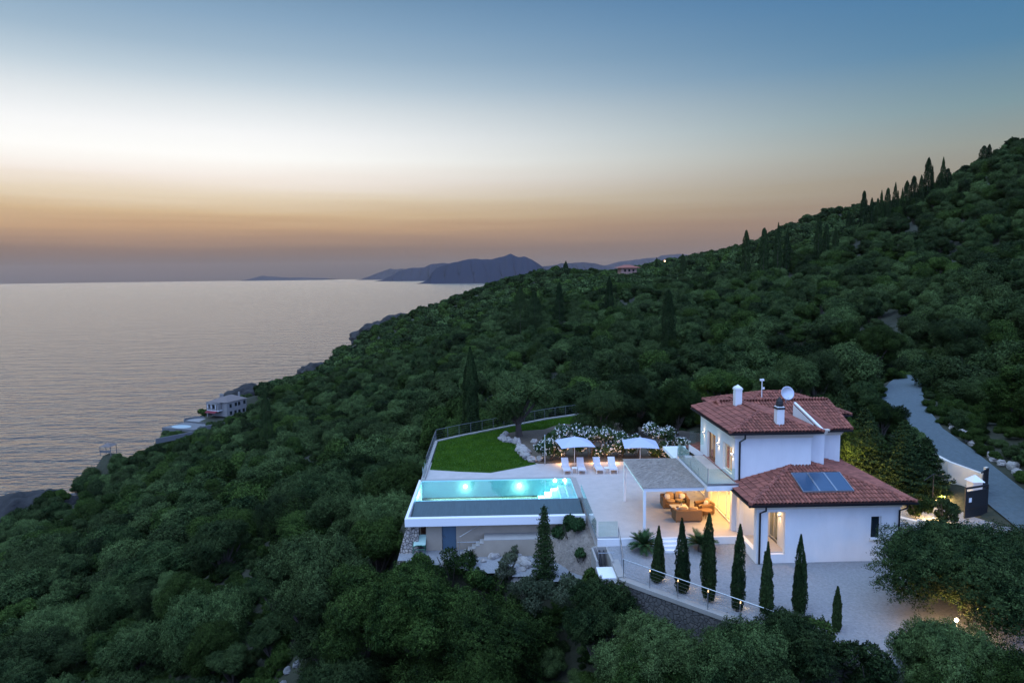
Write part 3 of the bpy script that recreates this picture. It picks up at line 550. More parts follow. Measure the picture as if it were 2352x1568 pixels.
# ------------------------------------------------------------------ roofs
def roof(parent, x0, x1, y0, y1, z, pitch, hips='LRFB', name='roof', tp=.19, tl=.36):
    """hip roof over a rectangle; slopes carry real barrel tiles; a letter missing from hips makes a gable there"""
    w, l = x1-x0, y1-y0
    if w <= l:
        a = w/2; h = a*pitch; xm = (x0+x1)/2; r0 = (xm, y0+(a if 'F' in hips else 0), z+h); r1 = (xm, y1-(a if 'B' in hips else 0), z+h)
        sl = [([(x0, y1, z), (x0, y0, z), r0, r1], (0, -1, 0), (1, 0, pitch)), ([(x1, y0, z), (x1, y1, z), r1, r0], (0, 1, 0), (-1, 0, pitch))]
        if 'F' in hips: sl.append(([(x0, y0, z), (x1, y0, z), r0], (1, 0, 0), (0, 1, pitch)))
        if 'B' in hips: sl.append(([(x1, y1, z), (x0, y1, z), r1], (-1, 0, 0), (0, -1, pitch)))
    else:
        a = l/2; h = a*pitch; ym = (y0+y1)/2; r0 = (x0+(a if 'L' in hips else 0), ym, z+h); r1 = (x1-(a if 'R' in hips else 0), ym, z+h)
        sl = [([(x0, y0, z), (x1, y0, z), r1, r0], (1, 0, 0), (0, 1, pitch)), ([(x1, y1, z), (x0, y1, z), r0, r1], (-1, 0, 0), (0, -1, pitch))]
        if 'L' in hips: sl.append(([(x0, y1, z), (x0, y0, z), r0], (0, -1, 0), (1, 0, pitch)))
        if 'R' in hips: sl.append(([(x1, y0, z), (x1, y1, z), r1], (0, 1, 0), (-1, 0, pitch)))
    base = MB(); T = MB(); caps = set(); rnd = random.Random(int(x0*10))
    for poly, u, v in sl:
        base.add(poly, [tuple(range(len(poly)))])
        u = Vector(u); v = Vector(v).normalized(); nrm = u.cross(v).normalized(); o = Vector(poly[0])
        p2 = [((Vector(p)-o).dot(u), (Vector(p)-o).dot(v)) for p in poly]
        U = max(p[0] for p in p2); Vv = max(p[1] for p in p2)
        nu = int(U/tp); nv = int(Vv/tl)+1
        uu, vv = np.meshgrid((np.arange(nu)+.5)*tp, (np.arange(nv)+.35)*tl); ok = polydist(uu, vv, p2) < .03
        for k_u, k_v in zip(*[q.ravel() for q in (uu[ok], vv[ok])]):
            c = o+u*k_u+v*(k_v-.35*tl)+nrm*.012; ju = rnd.uniform(-.01, .01); lift = rnd.uniform(0, .012)
            vs = []
            for e_, (s_, dz_) in enumerate(((0, .035+lift), (tl*1.12, .004))):
                for q in range(5):
                    t_ = math.pi*q/4; rr = tp*.46*(1-.12*e_)
                    vs.append(c+u*(-math.cos(t_)*rr+ju)+v*s_+nrm*(dz_+math.sin(t_)*.075))
            T.add(vs, [(q, q+1, q+6, q+5) for q in range(4)])
        for p, q in zip(poly, poly[1:]+poly[:1]):
            if not (abs(p[2]-z) < 1e-6 and abs(q[2]-z) < 1e-6): caps.add(tuple(sorted((tuple(p), tuple(q)))))
    # a thin underside so that the eave has an edge
    base.box(x0, x1, y0, y1, z-.07, z-.012)
    r = base.build(name, M['tileunder'], parent); T.build('roof_tiles', M['tile'], r, smooth=False)
    cb = MB()
    for p, q in caps:
        p, q = Vector(p), Vector(q); n = max(1, int((q-p).length/.36)); d = (q-p)/n
        for i in range(n): cb.tube([p+d*i+Vector((0, 0, .055)), p+d*(i+1.12)+Vector((0, 0, .04))], [.115, .095], 8)
    cb.build('ridge_caps', M['tile'], r); return r

# ------------------------------------------------------------------ villa
villa = empty('villa', (0, 0, 0), label='white two-storey villa with red tiled hip roofs and lit windows', cat='villa')
ST = M['stucco']
def wall(*boxes, m=ST, name='wall'):
    b = MB()
    for x in boxes: b.box(*x)
    return b.build(name, m, villa)
# wing front wall, porch openings
wall((13.4, 14.0, 34.0, 34.25, -.9, 2.66), (14.9, 19.42, 34.0, 34.25, -.9, 2.66), (19.96, 20.95, 34.0, 34.25, -.9, 2.66), (14.0, 14.9, 34.0, 34.25, -.9, -.14), (14.0, 14.9, 34.0, 34.25, 2.13, 2.66), (19.42, 19.96, 34.0, 34.25, -.9, .58), (19.42, 19.96, 34.0, 34.25, 1.80, 2.66))
wall((13.4, 13.65, 34.25, 34.35, -.9, 2.66), (13.4, 13.65, 34.35, 36.5, -.9, -.02), (13.4, 13.65, 34.35, 36.5, 2.25, 2.66), (13.4, 13.65, 36.5, 37.3, -.9, 2.66))
wall((13.65, 15.05, 36.6, 36.9, -.3, 2.6), (15.05, 15.25, 34.25, 35.3, -.3, 2.6), (15.05, 15.25, 36.55, 36.6, -.3, 2.6), (15.05, 15.25, 35.3, 36.55, 2.15, 2.6))
wall((15.26, 17.8, 36.7, 36.9, -.3, 2.6), (20.7, 20.95, 34.25, 46, -.9, 2.66), (17.8, 18.0, 34.3, 46, 0, 2.6), (13.65, 18, 46, 46.2, 0, 2.6), name='inner_wall', m=M['interior'])
wall((13.65, 15.05, 34.25, 36.6, -.25, -.1), m=M['paver'], name='porch_floor')
wall((13.66, 17.8, 36.9, 46, -.1, .012), m=M['paver'], name='room_floor')
wall((13.65, 20.7, 34.25, 42, 2.6, 2.65), m=M['white'], name='ceiling')
for w_ in ((13.15, 13.42, 37.0, 37.3, 0, 2.62), (13.38, 13.62, 41.9, 42.7, 0, 2.62), (13.38, 13.62, 45.6, 46.2, 0, 2.62)): wall(w_, name='pillar')
# ground-floor sliding glass
def window(x, y0, y1, z0, z1, n=2, glass='glass', axis='x', frame='white', fw=.05, lit=None, sill=False):
    """window in a wall plane x=const (axis x) or y=const"""
    f = MB(); B = (lambda a, b_, c, d: (x-.03, x+.03, a, b_, c, d)) if axis == 'x' else (lambda a, b_, c, d: (a, b_, x-.03, x+.03, c, d))
    f.box(*B(y0, y1, z0, z0+fw)); f.box(*B(y0, y1, z1-fw, z1))
    for k in range(n+1):
        c = y0+(y1-y0)*k/n; a_ = min(max(c-fw/2, y0), y1-fw); f.box(*B(a_, a_+fw, z0+fw, z1-fw))
    o = f.build('window_frame', M[frame], villa)
    g = MB(); BB = (lambda a, b_, c, d: (x-.006, x+.006, a, b_, c, d)) if axis == 'x' else (lambda a, b_, c, d: (a, b_, x-.006, x+.006, c, d))
    g.box(*BB(y0+.02, y1-.02, z0+.02, z1-.02)); g.build('pane', M[glass], o)
    return o
window(13.5, 37.35, 41.85, .02, 2.5, 3, fw=.07); window(13.5, 42.75, 45.6, .02, 2.5, 2, fw=.07)
window(15.15, 35.3, 36.55, -.08, 2.15, 2, frame='cream')
window(34.14, 19.42, 19.96, .58, 1.80, 1, 'darkwin', 'y', 'white', .05)
wall((19.36, 20.02, 33.93, 34.0, .5, .56), name='window_sill', m=M['cream'])
wall((19.96-.3, 20.0, 34.25, 34.3, .5, 1.9), name='inner_wall', m=M['interior'])
# ground-floor furnishing seen through the glass
sb = MB(); sb.box(16.2, 16.75, 37.6, 39.6, 0, .85); sb.build('sideboard', M['white'], label='white sideboard inside the lit living room', cat='sideboard', bevel=.02)
lp = empty('table_lamp', (16.45, 38.5, .85), label='small white table lamp glowing on the sideboard', cat='lamp')
MB().lathe([(.0, 0), (.09, 0), (.03, .05), (.03, .22), (0, .22)], n=12).build('base', M['white'], lp, smooth=True); MB().lathe([(.16, .2), (.11, .45)], n=16).build('lamp_shade', M['winlight'], lp, smooth=True)
pc = MB(); pc.box(17.74, 17.79, 39.2, 40.0, 1.2, 1.9); pc.build('picture', M['wood'], label='small framed picture on the living room wall', cat='picture')
light('room_light', 'AREA', (15.6, 41.0, 2.5), 1000, (1, .55, .18), (3.0, 7.5), parent=villa)
for yy in (37.6, 40.2): light('soffit_light', 'AREA', (12.4, yy, 2.58), 70, (1, .55, .18), (1.2, 1.6), parent=villa)
light('room_light', 'AREA', (14.4, 35.5, 2.2), 40, WARM, (.8, 1.2), parent=villa)
# balcony
wall((11.45, 13.4, 36.1, 42.4, 2.62, 2.9), name='balcony')
wall((11.5, 13.25, 36.15, 42.35, 2.902, 2.92), name='balcony_floor', m=M['paver'])
wall((11.45, 13.38, 42.4, 46, 2.40, 2.62), name='balcony')
wall((11.5, 11.7, 42.1, 42.3, 0, 2.62), name='pillar')
def sconce(loc, ax, e_=3.0, par=villa):
    """up-and-down wall lamp; ax = outward normal"""
    x, y, z = loc; n = Vector(ax); c = Vector(loc)+n*.08
    o = MB().box(c.x-.06, c.x+.06, c.y-.06, c.y+.06, z-.05, z+.05).build('wall_lamp', M['white'], par)
    for s in (-1, 1):
        MB().box(c.x-.045, c.x+.045, c.y-.045, c.y+.045, z+s*.052, z+s*.056).build('lamp_lens', M['bulb'], o)
        light('wall_lamp_glow', 'SPOT', (c.x, c.y, z+s*.07), e_, (1, .70, .40), .02, rot=(0 if s < 0 else math.pi, 0, 0), spot=95, parent=par)
for y in (42.5, 39.65, 37.25): sconce((13.25, y, 4.35), (-1, 0, 0), 9)
sconce((15.05, 34.95, 1.6), (-1, 0, 0), 7)
# upper storey
wall((13.25, 13.5, 36.95, 37.4, 2.6, 5.5), (13.25, 13.5, 38.92, 40.3, 2.6, 5.5), (13.25, 13.5, 41.88, 43.3, 2.6, 5.5), (13.25, 13.5, 37.4, 38.92, 2.6, 3.12), (13.25, 13.5, 37.4, 38.92, 4.68, 5.5), (13.25, 13.5, 40.3, 41.88, 4.68, 5.5), (13.25, 13.5, 40.3, 41.88, 2.6, 2.93))
wall((13.5, 17.55, 36.95, 37.2, 2.6, 5.5), (17.55, 18.55, 37.5, 41, 2.6, 5.30), (13.5, 17.5, 43.05, 43.3, 2.6, 5.5), (14.9, 15.1, 37.2, 43.05, 2.6, 5.5))
wall((18.63, 20.8, 40.1, 43, 2.6, 4.86), (15.3, 22.2, 42.95, 48, -.9, 5.14))
window(13.42, 37.4, 38.92, 3.12, 4.68, 2, frame='cream', fw=.06); window(13.42, 40.3, 41.88, 2.93, 4.68, 2, frame='wood', fw=.07)
b = MB()
for k in range(22): b.box(13.62+.03*math.sin(k*2.1), 13.66+.03*math.sin(k*2.1), 40.32+.07*k, 40.39+.07*k, 2.93, 4.66)
b.build('curtain', M['curtain'], villa); b = MB()
for k in range(8): b.box(13.62+.03*math.sin(k*2.1), 13.66+.03*math.sin(k*2.1), 38.4+.065*k, 38.465+.065*k, 2.93, 4.66)
b.build('curtain', M['curtain'], villa)
light('room_light', 'AREA', (14.1, 38.2, 4.9), 60, (1, .72, .38), (.8, 2.0), parent=villa); light('room_light', 'AREA', (13.85, 41.2, 4.9), 25, (1, .6, .28), (.3, 1.4), parent=villa)
wall((13.5, 14.9, 37.2, 43.05, 2.7, 2.93), name='room_floor', m=M['paver'])
# cornices
def cornice(z, segs):
    b = MB()
    for (x0, x1, y0, yl, yr) in segs:
        for k, (o, h0, h1) in enumerate(((.06, -.42, -.302), (.12, -.30, -.162), (.20, -.16, -.077))):
            b.box(x0-o, x1+o, y0-o, y0, z+h0, z+h1)
            if yl: b.box(x0-o, x0, y0, yl, z+h0, z+h1)
            if yr: b.box(x1, x1+o, y0, yr, z+h0, z+h1)
    b.build('cornice', M['cream'], villa)
cornice(5.73, [(13.25, 17.55, 36.95, 43.3, 0), (17.58, 18.55, 37.5, 0, 0)])
cornice(2.72, [(13.4, 20.95, 34.0, 36.9, 44)])
cornice(5.08, [(18.65, 20.8, 40.1, 0, 43)]); cornice(5.40, [(15.3, 22.2, 42.95, 48, 48)])
wing = roof(villa, 12.84, 21.42, 33.45, 45.2, 2.72, .27, 'FLR')
main = roof(villa, 12.8, 18.0, 36.5, 43.9, 5.73, .24, 'LF'); 

conn = roof(villa, 14.15, 21.25, 39.65, 46.0, 5.08, .38, 'F')
broof = roof(villa, 14.9, 22.65, 42.4, 48.4, 5.38, .33, 'LFRB')
b = MB(); b.bar((17.99, 36.5, 5.78), (17.99, 40.2, 6.64), .12, .10); b.build('verge_flashing', M['white'], villa)
b = MB(); b.add([(17.7, 37.5, 5.4), (17.9, 37.5, 5.4), (17.9, 40.2, 5.4), (17.9, 40.2, 6.55), (17.9, 37.5, 5.92)], [(1, 2, 3, 4)]); b.build('gable_wall', ST, villa)
def chimney(x, y, z0, z1, w, dark=False):
    o = MB().box(x-w/2, x+w/2, y-w/2, y+w/2, z0, z1).build('chimney', ST, villa, bevel=.008)
    c = MB(); c.box(x-w/2-.03, x+w/2+.03, y-w/2-.03, y+w/2+.03, z1-.14, z1-.04)
    if dark: c.lathe([(w*.42, z1+.002), (w*.50, z1+.12), (w*.42, z1+.30), (.06, z1+.5), (0, z1+.56)], (x, y, 0), 10)
    else: c.add([(x-w/2, y-w/2, z1), (x+w/2, y-w/2, z1), (x+w/2, y+w/2, z1), (x-w/2, y+w/2, z1), (x, y, z1+.18)], [(0, 1, 4), (1, 2, 4), (2, 3, 4), (3, 0, 4)])
    c.build('chimney_cap', M['black'] if dark else ST, o)
chimney(15.9, 37.45, 5.8, 7.0, .42, True); chimney(14.98, 41.5, 6.0, 7.42, .42)
# gutters and downpipes
for w_ in ((12.76, 21.5, 33.37, 33.45, 2.60, 2.70), (12.74, 18.0, 36.42, 36.5, 5.62, 5.71), (18.3, 21.3, 39.57, 39.65, 4.95, 5.04), (12.72, 12.8, 36.5, 43.9, 5.64, 5.71), (12.76, 12.84, 33.45, 37, 2.62, 2.70), (18.8, 22.7, 42.32, 42.4, 5.28, 5.36)): wall(w_, name='gutter', m=M['darkgutter'])
for x, y, zt, zb in ((13.55, 33.9, 2.62, -.6), (20.86, 33.9, 2.62, -.6), (13.5, 36.86, 5.64, 2.95)):
    MB().tube([(x+.12, y-.42, zt), (x+.12, y-.42, zt-.22), (x, y+.02, zt-.5), (x, y+.02, zb)], .05, 8).build('downpipe', M['darkgutter'], villa)
b = MB()
for k in range(17):
    t_ = k/16; p = Vector((18.06, 36.9, 5.76)).lerp(Vector((18.06, 40.3, 6.50)), t_); q_ = Vector((18.4, 37.6, 5.46)).lerp(Vector((20.3, 39.9, 5.14)), t_); b.tube([p, q_], [.10, .11], 6)
b.build('valley_tiles', M['tile'], villa)
# satellite dish and mast
dish = empty('satellite_dish', (17.75, 40.9, 6.5)); dish.parent = villa
MB().tube([(0, 0, 0), (0, 0, .42), (-.02, -.08, .5)], .03).build('mount', M['steel'], dish)
d = MB().lathe([(0, 0), (.13, .01), (.26, .045), (.36, .09), (.42, .13), (.42, .12), (.35, .07), (.2, .02), (0, -.02)], n=24).build('reflector', M['dish'], dish, smooth=True); d.location = (0, -.1, .62); d.rotation_euler = (R(72), 0, R(6)); 
MB().tube([(0, -.1, .3), (.02, -.45, .42)], .012).build('arm', M['steel'], dish)
mast = MB(); mast.tube([(17.72, 44.6, 6.2), (17.72, 44.6, 7.35)], .03); mast.box(17.6, 17.85, 44.55, 44.7, 7.3, 7.42); mast.box(17.74, 17.86, 44.5, 44.6, 6.75, 6.88); mast.build('antenna_mast', M['white'], villa)
# solar collectors on the wing roof (front slope: z = 2.72 + .27 (y - 33.45))
zr = lambda y: 2.72+.27*(y-33.45)+.16
for i in range(3):
    xb, xt, w_ = 15.92+.9*i, 16.02+.9*i, .86
    y0, y1 = 34.25, 36.0
    sp = empty('solar_panel', (0, 0, 0)); sp.parent = villa
    P4 = [(xb, y0, zr(y0)), (xb+w_, y0, zr(y0)), (xt+w_, y1, zr(y1)), (xt, y1, zr(y1))]
    f = MB()
    for p, q in zip(P4, P4[1:]+P4[:1]): f.bar(p, q, .045, .08)
    f.build('frame', M['steel'], sp)
    g = MB().add([(x, y, z+.025) for x, y, z in P4]+[(x, y, z-.03) for x, y, z in P4], [(0, 1, 2, 3), (7, 6, 5, 4), (0, 4, 5, 1), (2, 6, 7, 3)]).build('collector_glass', M['solar'], sp)
# balcony glass
gb = MB()
bal = empty('balcony_railing', (0, 0, 0)); bal.parent = villa
for y0, y1 in ((36.18, 37.9), (37.94, 39.4), (39.44, 40.9), (40.94, 42.3)): MB().box(11.49, 11.502, y0, y1, 2.95, 3.85).build('glass_panel', M['railglass'], bal)
MB().box(11.55, 13.0, 36.14, 36.152, 2.95, 3.85).build('glass_panel', M['railglass'], bal)
b = MB(); b.box(11.47, 11.52, 36.1, 42.35, 2.9, 2.95); b.box(11.5, 13.2, 36.11, 36.17, 2.9, 3.02); b.box(11.485, 11.515, 36.12, 36.16, 2.9, 3.9)
for y in (37.92, 39.42, 40.92, 42.33): b.box(11.485, 11.51, y-.012, y+.012, 2.95, 3.4)
b.build('post', M['steel'], bal)
b = MB(); b.box(12.3, 13.2, 42.5, 42.512, 3.6, 4.5); b.box(11.5, 12.25, 42.42, 42.432, 2.95, 3.85); b.build('glass_panel', M['railglass'], bal)
sp = MB()
for x in (11.62, 12.28): sp.add([(x, 42.46, 2.62), (x, 42.46, 3.62), (x+1.0, 42.46, 2.95), (x+1.0, 42.46, 2.62), (x, 42.60, 2.62), (x, 42.60, 3.62), (x+1.0, 42.60, 2.95), (x+1.0, 42.60, 2.62)], [(0, 3, 2, 1), (4, 5, 6, 7), (1, 2, 6, 5), (0, 1, 5, 4), (2, 3, 7, 6)])
sp.build('stair_parapet', ST, villa)

# ------------------------------------------------------------------ pergola
pg = empty('pergola', (8.07, 36.6, 0), label='white post pergola with a flat reed mat roof over the terrace', cat='pergola')
rt = MB(); rnd = random.Random(4)
rt.box(-.05, 3.38, -.02, 5.95, 2.70, 2.73)
for k in range(1100):
    x = rnd.uniform(-.04, 3.36); y = rnd.uniform(0, 5.6); l_ = rnd.uniform(.25, .55); a = rnd.uniform(.2, 1.1); z = 2.733+rnd.uniform(0, .010)
    rt.bar((x, y, z), (min(x+l_*math.sin(a), 3.38), min(y+l_*math.cos(a), 5.95), z+rnd.uniform(-.002, .004)), .022, .012)
for k in range(90): x = -.02+k*.038; rt.bar((x, -.05-rnd.uniform(0, .03), 2.725), (x, .2, 2.73), .03, .016)
rt.build('reed_roof', M['reed'], pg)
b = MB(); b.box(0, 3.38, 0, .14, 2.50, 2.698); b.box(0, 3.38, 5.76, 5.9, 2.50, 2.698); b.box(0, .14, .14, 5.76, 2.50, 2.698)
for k in range(1, 6): b.box(.14, 3.38, .96*k, .96*k+.07, 2.56, 2.697)
b.build('beam', M['white'], pg)
for y in (0, 5.76): MB().box(0, .14, y, y+.14, 0, 2.5).build('post', M['white'], pg, bevel=.006); 

# ------------------------------------------------------------------ loungers, side tables, umbrellas
def make_lounger():
    e = empty('sun_lounger', cat='sun lounger', group='white sun loungers in a row by the pool')
    f = MB()
    for x in (-.27, .27): f.bar((x, .05, .30), (x, 1.25, .30), .035, .05)
    for y in (.06, .66, 1.24): f.bar((-.27, y, .30), (.27, y, .30), .03, .04)
    f.build('frame', M['white'], e)
    for x in (-.26, .26):
        for y in (.07, 1.55): MB().bar((x, y, 0), (x, y, .30), .035).build('leg', M['white'], e)
    b = MB(); b.bar((0, .04, .345), (0, 1.24, .345), .52, .035); 
    for k in range(9): b.bar((-.25, .12+.13*k, .365), (.25, .12+.13*k, .365), .012, .006)
    b.build('seat', M['sling'], e)
    b = MB(); b.bar((0, 1.25, .345), (0, 1.82, .80), .52, .04)
    for k in range(5): y = 1.32+.11*k; b.bar((-.25, y, .43+.088*k), (.25, y, .43+.088*k), .012, .006)
    b.build('backrest', M['sling'], e)
    b = MB()
    for x in (-.26, .26): b.bar((x, 1.25, .30), (x, 1.66, .30), .035, .04); b.bar((x, 1.6, .3), (x, 1.6, .62), .02)
    b.build('back_support', M['white'], e); return e
lg = make_lounger()
LL = ['white sun lounger leftmost in the row, under the left umbrella', 'white sun lounger second from the left, right of the first low table', 'white sun lounger third from the left, left of the second low table', 'white sun lounger at the right end of the row, nearest the pergola']
for i, x in enumerate((5.11, 6.19, 7.5, 8.51)):
    o = lg if i == 0 else copy_tree(lg); o.location = (x, 48.38, 0); o.rotation_euler = (0, 0, R((1.5, -1, 2, -2)[i])); o['label'] = LL[i]
tb = empty('side_table', (5.66, 48.9, 0), label='small white table between the two left loungers', cat='side table', group='low white tables between the loungers')
MB().box(-.19, .19, -.19, .19, .36, .40).build('table_top', M['white'], tb, bevel=.006)
for x in (-.165, .165):
    for y in (-.165, .165): MB().bar((x, y, 0), (x, y, .36), .035).build('leg', M['white'], tb)
t2 = copy_tree(tb); t2.location = (8.02, 48.75, 0); t2['label'] = 'small white table between the two right loungers'
def make_umbrella():
    e = empty('umbrella', cat='umbrella', group='white square umbrellas by the pool')
    H, E_, w = 2.30, 1.78, 1.28
    V = [(0, 0, H)]; F = []; n = 6
    for r_ in range(1, n+1):
        f_ = r_/n
        for s_ in range(4):
            for k in range(8):
                a0 = math.pi/4+s_*math.pi/2; a1 = a0+math.pi/2; t_ = k/8
                x = (math.cos(a0)*(1-t_)+math.cos(a1)*t_)*w*math.sqrt(2)*f_; y = (math.sin(a0)*(1-t_)+math.sin(a1)*t_)*w*math.sqrt(2)*f_
                sag = .07*math.sin(math.pi*t_)*f_ ; V.append((x, y, H-(H-E_)*f_**1.25-sag*.4+(.10*f_**3*math.sin(math.pi*t_))))
    q = 32
    for k in range(q): F.append((0, 1+k, 1+(k+1) % q))
    for r_ in range(n-1):
        for k in range(q): F.append((1+r_*q+k, 1+(r_+1)*q+k, 1+(r_+1)*q+(k+1) % q, 1+r_*q+(k+1) % q))
    c = MB().add(V, F).build('canopy', M['fabric'], e); c.modifiers.new('thick', 'SOLIDIFY').thickness = .012
    v = MB(); v.add([(0, 0, H+.07)]+[(.28*math.cos(a), .28*math.sin(a), H-.06) for a in [math.pi/4+k*math.pi/2 for k in range(4)]], [(0, 1, 2), (0, 2, 3), (0, 3, 4), (0, 4, 1)]); v.build('vent', M['fabric'], c)
    MB().tube([(0, 0, .08), (0, 0, H+.05)], .024, 8).build('pole', M['white'], e)
    for a in range(4): aa = math.pi/4+a*math.pi/2; MB().bar((math.cos(aa)*.1, math.sin(aa)*.1, H-.05), (math.cos(aa)*w*1.38, math.sin(aa)*w*1.38, E_-.015), .02).build('rib', M['white'], e)
    MB().box(-.28, .28, -.28, .28, 0, .07).build('base', M['concrete'], e, bevel=.01); return e
um = make_umbrella(); um.location = (5.86, 50.5, 0); um.rotation_euler = (0, 0, R(7)); um['label'] = 'white square umbrella over the two left loungers'
u2 = copy_tree(um); u2.location = (10.85, 50.5, -.15); u2.rotation_euler = (0, 0, R(-6)); u2['label'] = 'white square umbrella behind the reed pergola'
sh = MB(); sh.tube([(3.66, 51.2, 0), (3.66, 51.2, 2.35)], .045, 8); sh.tube([(3.66, 51.2, 2.3), (3.66, 51.05, 2.36)], .03, 8); sh.build('shower_post', M['steel'], label='slim dark shower post beside the lawn corner', cat='shower')

# ------------------------------------------------------------------ wicker lounge set
def sofa(w, d, n, label, loc, rz):
    e = empty('sofa' if n > 1 else 'armchair', loc, R(rz), label=label, cat='sofa' if n > 1 else 'armchair')
    b = MB(); b.box(-w/2+.12, w/2-.12, -d/2, d/2-.1, .06, .33); b.build('base', M['wicker'], e, bevel=.03)
    b = MB(); b.box(-w/2, w/2, d/2-.2, d/2, .06, .74); b.build('backrest', M['wicker'], e, bevel=.06)
    for s_ in (-1, 1):
        a = MB(); a.box(min(s_*(w/2), s_*(w/2-.2)), max(s_*(w/2), s_*(w/2-.2)), -d/2, d/2-.2, .06, .50); a.tube([(s_*(w/2-.1), -d/2-.01, .52), (s_*(w/2-.1), d/2-.18, .56)], .12, 10); a.build('armrest', M['wicker'], e)
    cw = (w-.44)/n
    for k in range(n):
        x = -w/2+.22+cw*(k+.5)
        MB().pillow(x, -.06, .41, cw*.98, d-.24, .20).build('seat_cushion', M['cushion'], e, smooth=True)
        MB().pillow(x, d/2-.27, .66, cw*.95, .46, .20, rx=R(72)).build('back_cushion', M['cushion'], e, smooth=True)
    for s_ in ((-1, 1) if n > 1 else (1,)): MB().pillow(s_*(w/2-.36), d/2-.42, .64, .38, .36, .15, rx=R(62)).build('pillow', M['pale_cushion'], e, smooth=True)
    for x in (-w/2+.1, w/2-.1):
        for y in (-d/2+.08, d/2-.08): MB().box(x-.03, x+.03, y-.03, y+.03, 0, .06).build('leg', M['wood'], e)
    return e
sofa(1.66, .86, 2, 'two-seat wicker sofa facing the pool camera side, tan cushions', (11.05, 41.25, 0), 0)['label'] = 'two-seat wicker sofa behind the pale low table, tan cushions showing'
sofa(1.60, .86, 2, 'wicker sofa seen from behind, in front of the low table', (11.15, 38.85, 0), 180)
sofa(.98, .86, 1, 'single wicker armchair near the sliding glass doors', (12.55, 40.0, 0), -78)
ct = empty('coffee_table', (11.0, 40.0, 0), label='pale square coffee table between the two sofas', cat='coffee table')
MB().box(-.5, .5, -.42, .42, .38, .43).build('table_top', M['pale_cushion'], ct, bevel=.01); MB().box(-.44, .44, -.36, .36, .05, .378).build('body', M['wicker'], ct, bevel=.02)
vs = empty('flower_vase', (11.2, 40.22, .43), label='leafy twigs in a small glass vase on the coffee table', cat='vase')
MB().lathe([(0, 0), (.05, 0), (.06, .08), (.035, .14), (.04, .15)], n=12).build('vase', M['dish'], vs, smooth=True)
b = MB(); rnd = random.Random(9)
for k in range(26):
    a = rnd.uniform(0, 6.28); l_ = rnd.uniform(.12, .3); t_ = Vector((math.cos(a)*l_, math.sin(a)*l_, .15+rnd.uniform(.02, .2))); b.bar((0, 0, .13), t_, .006); b.add([t_, t_+Vector((.04, .02, .02)), t_+Vector((.05, .05, .04)), t_+Vector((0, .04, .03))], [(0, 1, 2, 3)])
b.build('twigs', M['oleander'], vs)
MB().lathe([(0, 0), (.07, .0), (.09, .04), (.085, .04), (.06, .01)], (10.85, 39.85, .432), 14).build('bowl', M['wood'], smooth=True, label='small dark bowl on the pale coffee table', cat='bowl')
et = empty('end_table', (12.4, 39.15, 0), label='small round wooden table beside the armchair', cat='side table')
MB().lathe([(0, .46), (.34, .46), (.34, .5), (0, .5)], n=20).build('table_top', M['wood'], et)
for k in range(3): a = k*2.1; MB().bar((.22*math.cos(a), .22*math.sin(a), 0), (.1*math.cos(a), .1*math.sin(a), .46), .03).build('leg', M['wood'], et)

# ------------------------------------------------------------------ gate, walls and lamps on the road side
gt = empty('gate', (28.3, 39.55, -.6), R(18), label='black open gate leaf with a small white notice by the forecourt', cat='gate')
b = MB(); b.box(0, 1.95, -.03, .03, .08, .62); b.box(0, 1.95, -.03, .03, .64, 1.72); b.box(0, 1.95, -.03, .03, 1.88, 2.0); b.box(0, .1, -.031, .031, 1.7, 1.9); b.box(1.85, 1.95, -.031, .031, 1.7, 1.9); b.build('gate_leaf', M['black'], gt)
MB().box(.3, .52, -.045, -.032, 1.05, 1.32).build('notice', M['white'], gt)
g2 = empty('gate', (30.9, 41.6, -.5), R(40), label='narrow black gate leaf behind the open one, by the white pillar', cat='gate')
MB().box(0, 1.0, -.03, .03, .08, 2.2).build('gate_leaf', M['black'], g2); MB().box(-.5, 1.0, -.04, .04, 2.22, 2.3).build('top_bar', M['black'], g2)
gp = empty('gate_pillar', (29.9, 41.0, -.6), label='white square gate pillar with a pyramid cap', cat='pillar')
MB().box(-.3, .3, -.3, .3, 0, 1.95).build('shaft', ST, gp); MB().add([(-.4, -.4, 1.95), (.4, -.4, 1.95), (.4, .4, 1.95), (-.4, .4, 1.95), (0, 0, 2.35)], [(0, 1, 4), (1, 2, 4), (2, 3, 4), (3, 0, 4), (3, 2, 1, 0)]).build('cap', M['white'], gp)
gp2 = MB().box(31.75, 31.95, 42.6, 42.8, -.5, 1.7).build('gate_post', M['cream'], label='pale gate post at the road edge behind the black gate', cat='post')
gw = empty('garden_wall', (0, 0, 0), label='short cream garden wall beside the gate, lit warm from below', cat='wall')
b = MB(); WP = [(31.6, 42.6, 1.3), (30.4, 44.2, 1.7), (29.8, 46.8, 2.2)]
for p, q in zip(WP[:-1], WP[1:]):
    d = Vector((q[0]-p[0], q[1]-p[1])).normalized(); n2 = Vector((-d.y, d.x))*.13
    b.add([(p[0]-n2.x, p[1]-n2.y, -1), (q[0]-n2.x, q[1]-n2.y, -1), (q[0]-n2.x, q[1]-n2.y, q[2]), (p[0]-n2.x, p[1]-n2.y, p[2]), (p[0]+n2.x, p[1]+n2.y, -1), (q[0]+n2.x, q[1]+n2.y, -1), (q[0]+n2.x, q[1]+n2.y, q[2]), (p[0]+n2.x, p[1]+n2.y, p[2])], [(0, 1, 2, 3), (7, 6, 5, 4), (3, 2, 6, 7), (0, 3, 7, 4), (1, 5, 6, 2)])
b.build('wall_face', M['cream'], gw)
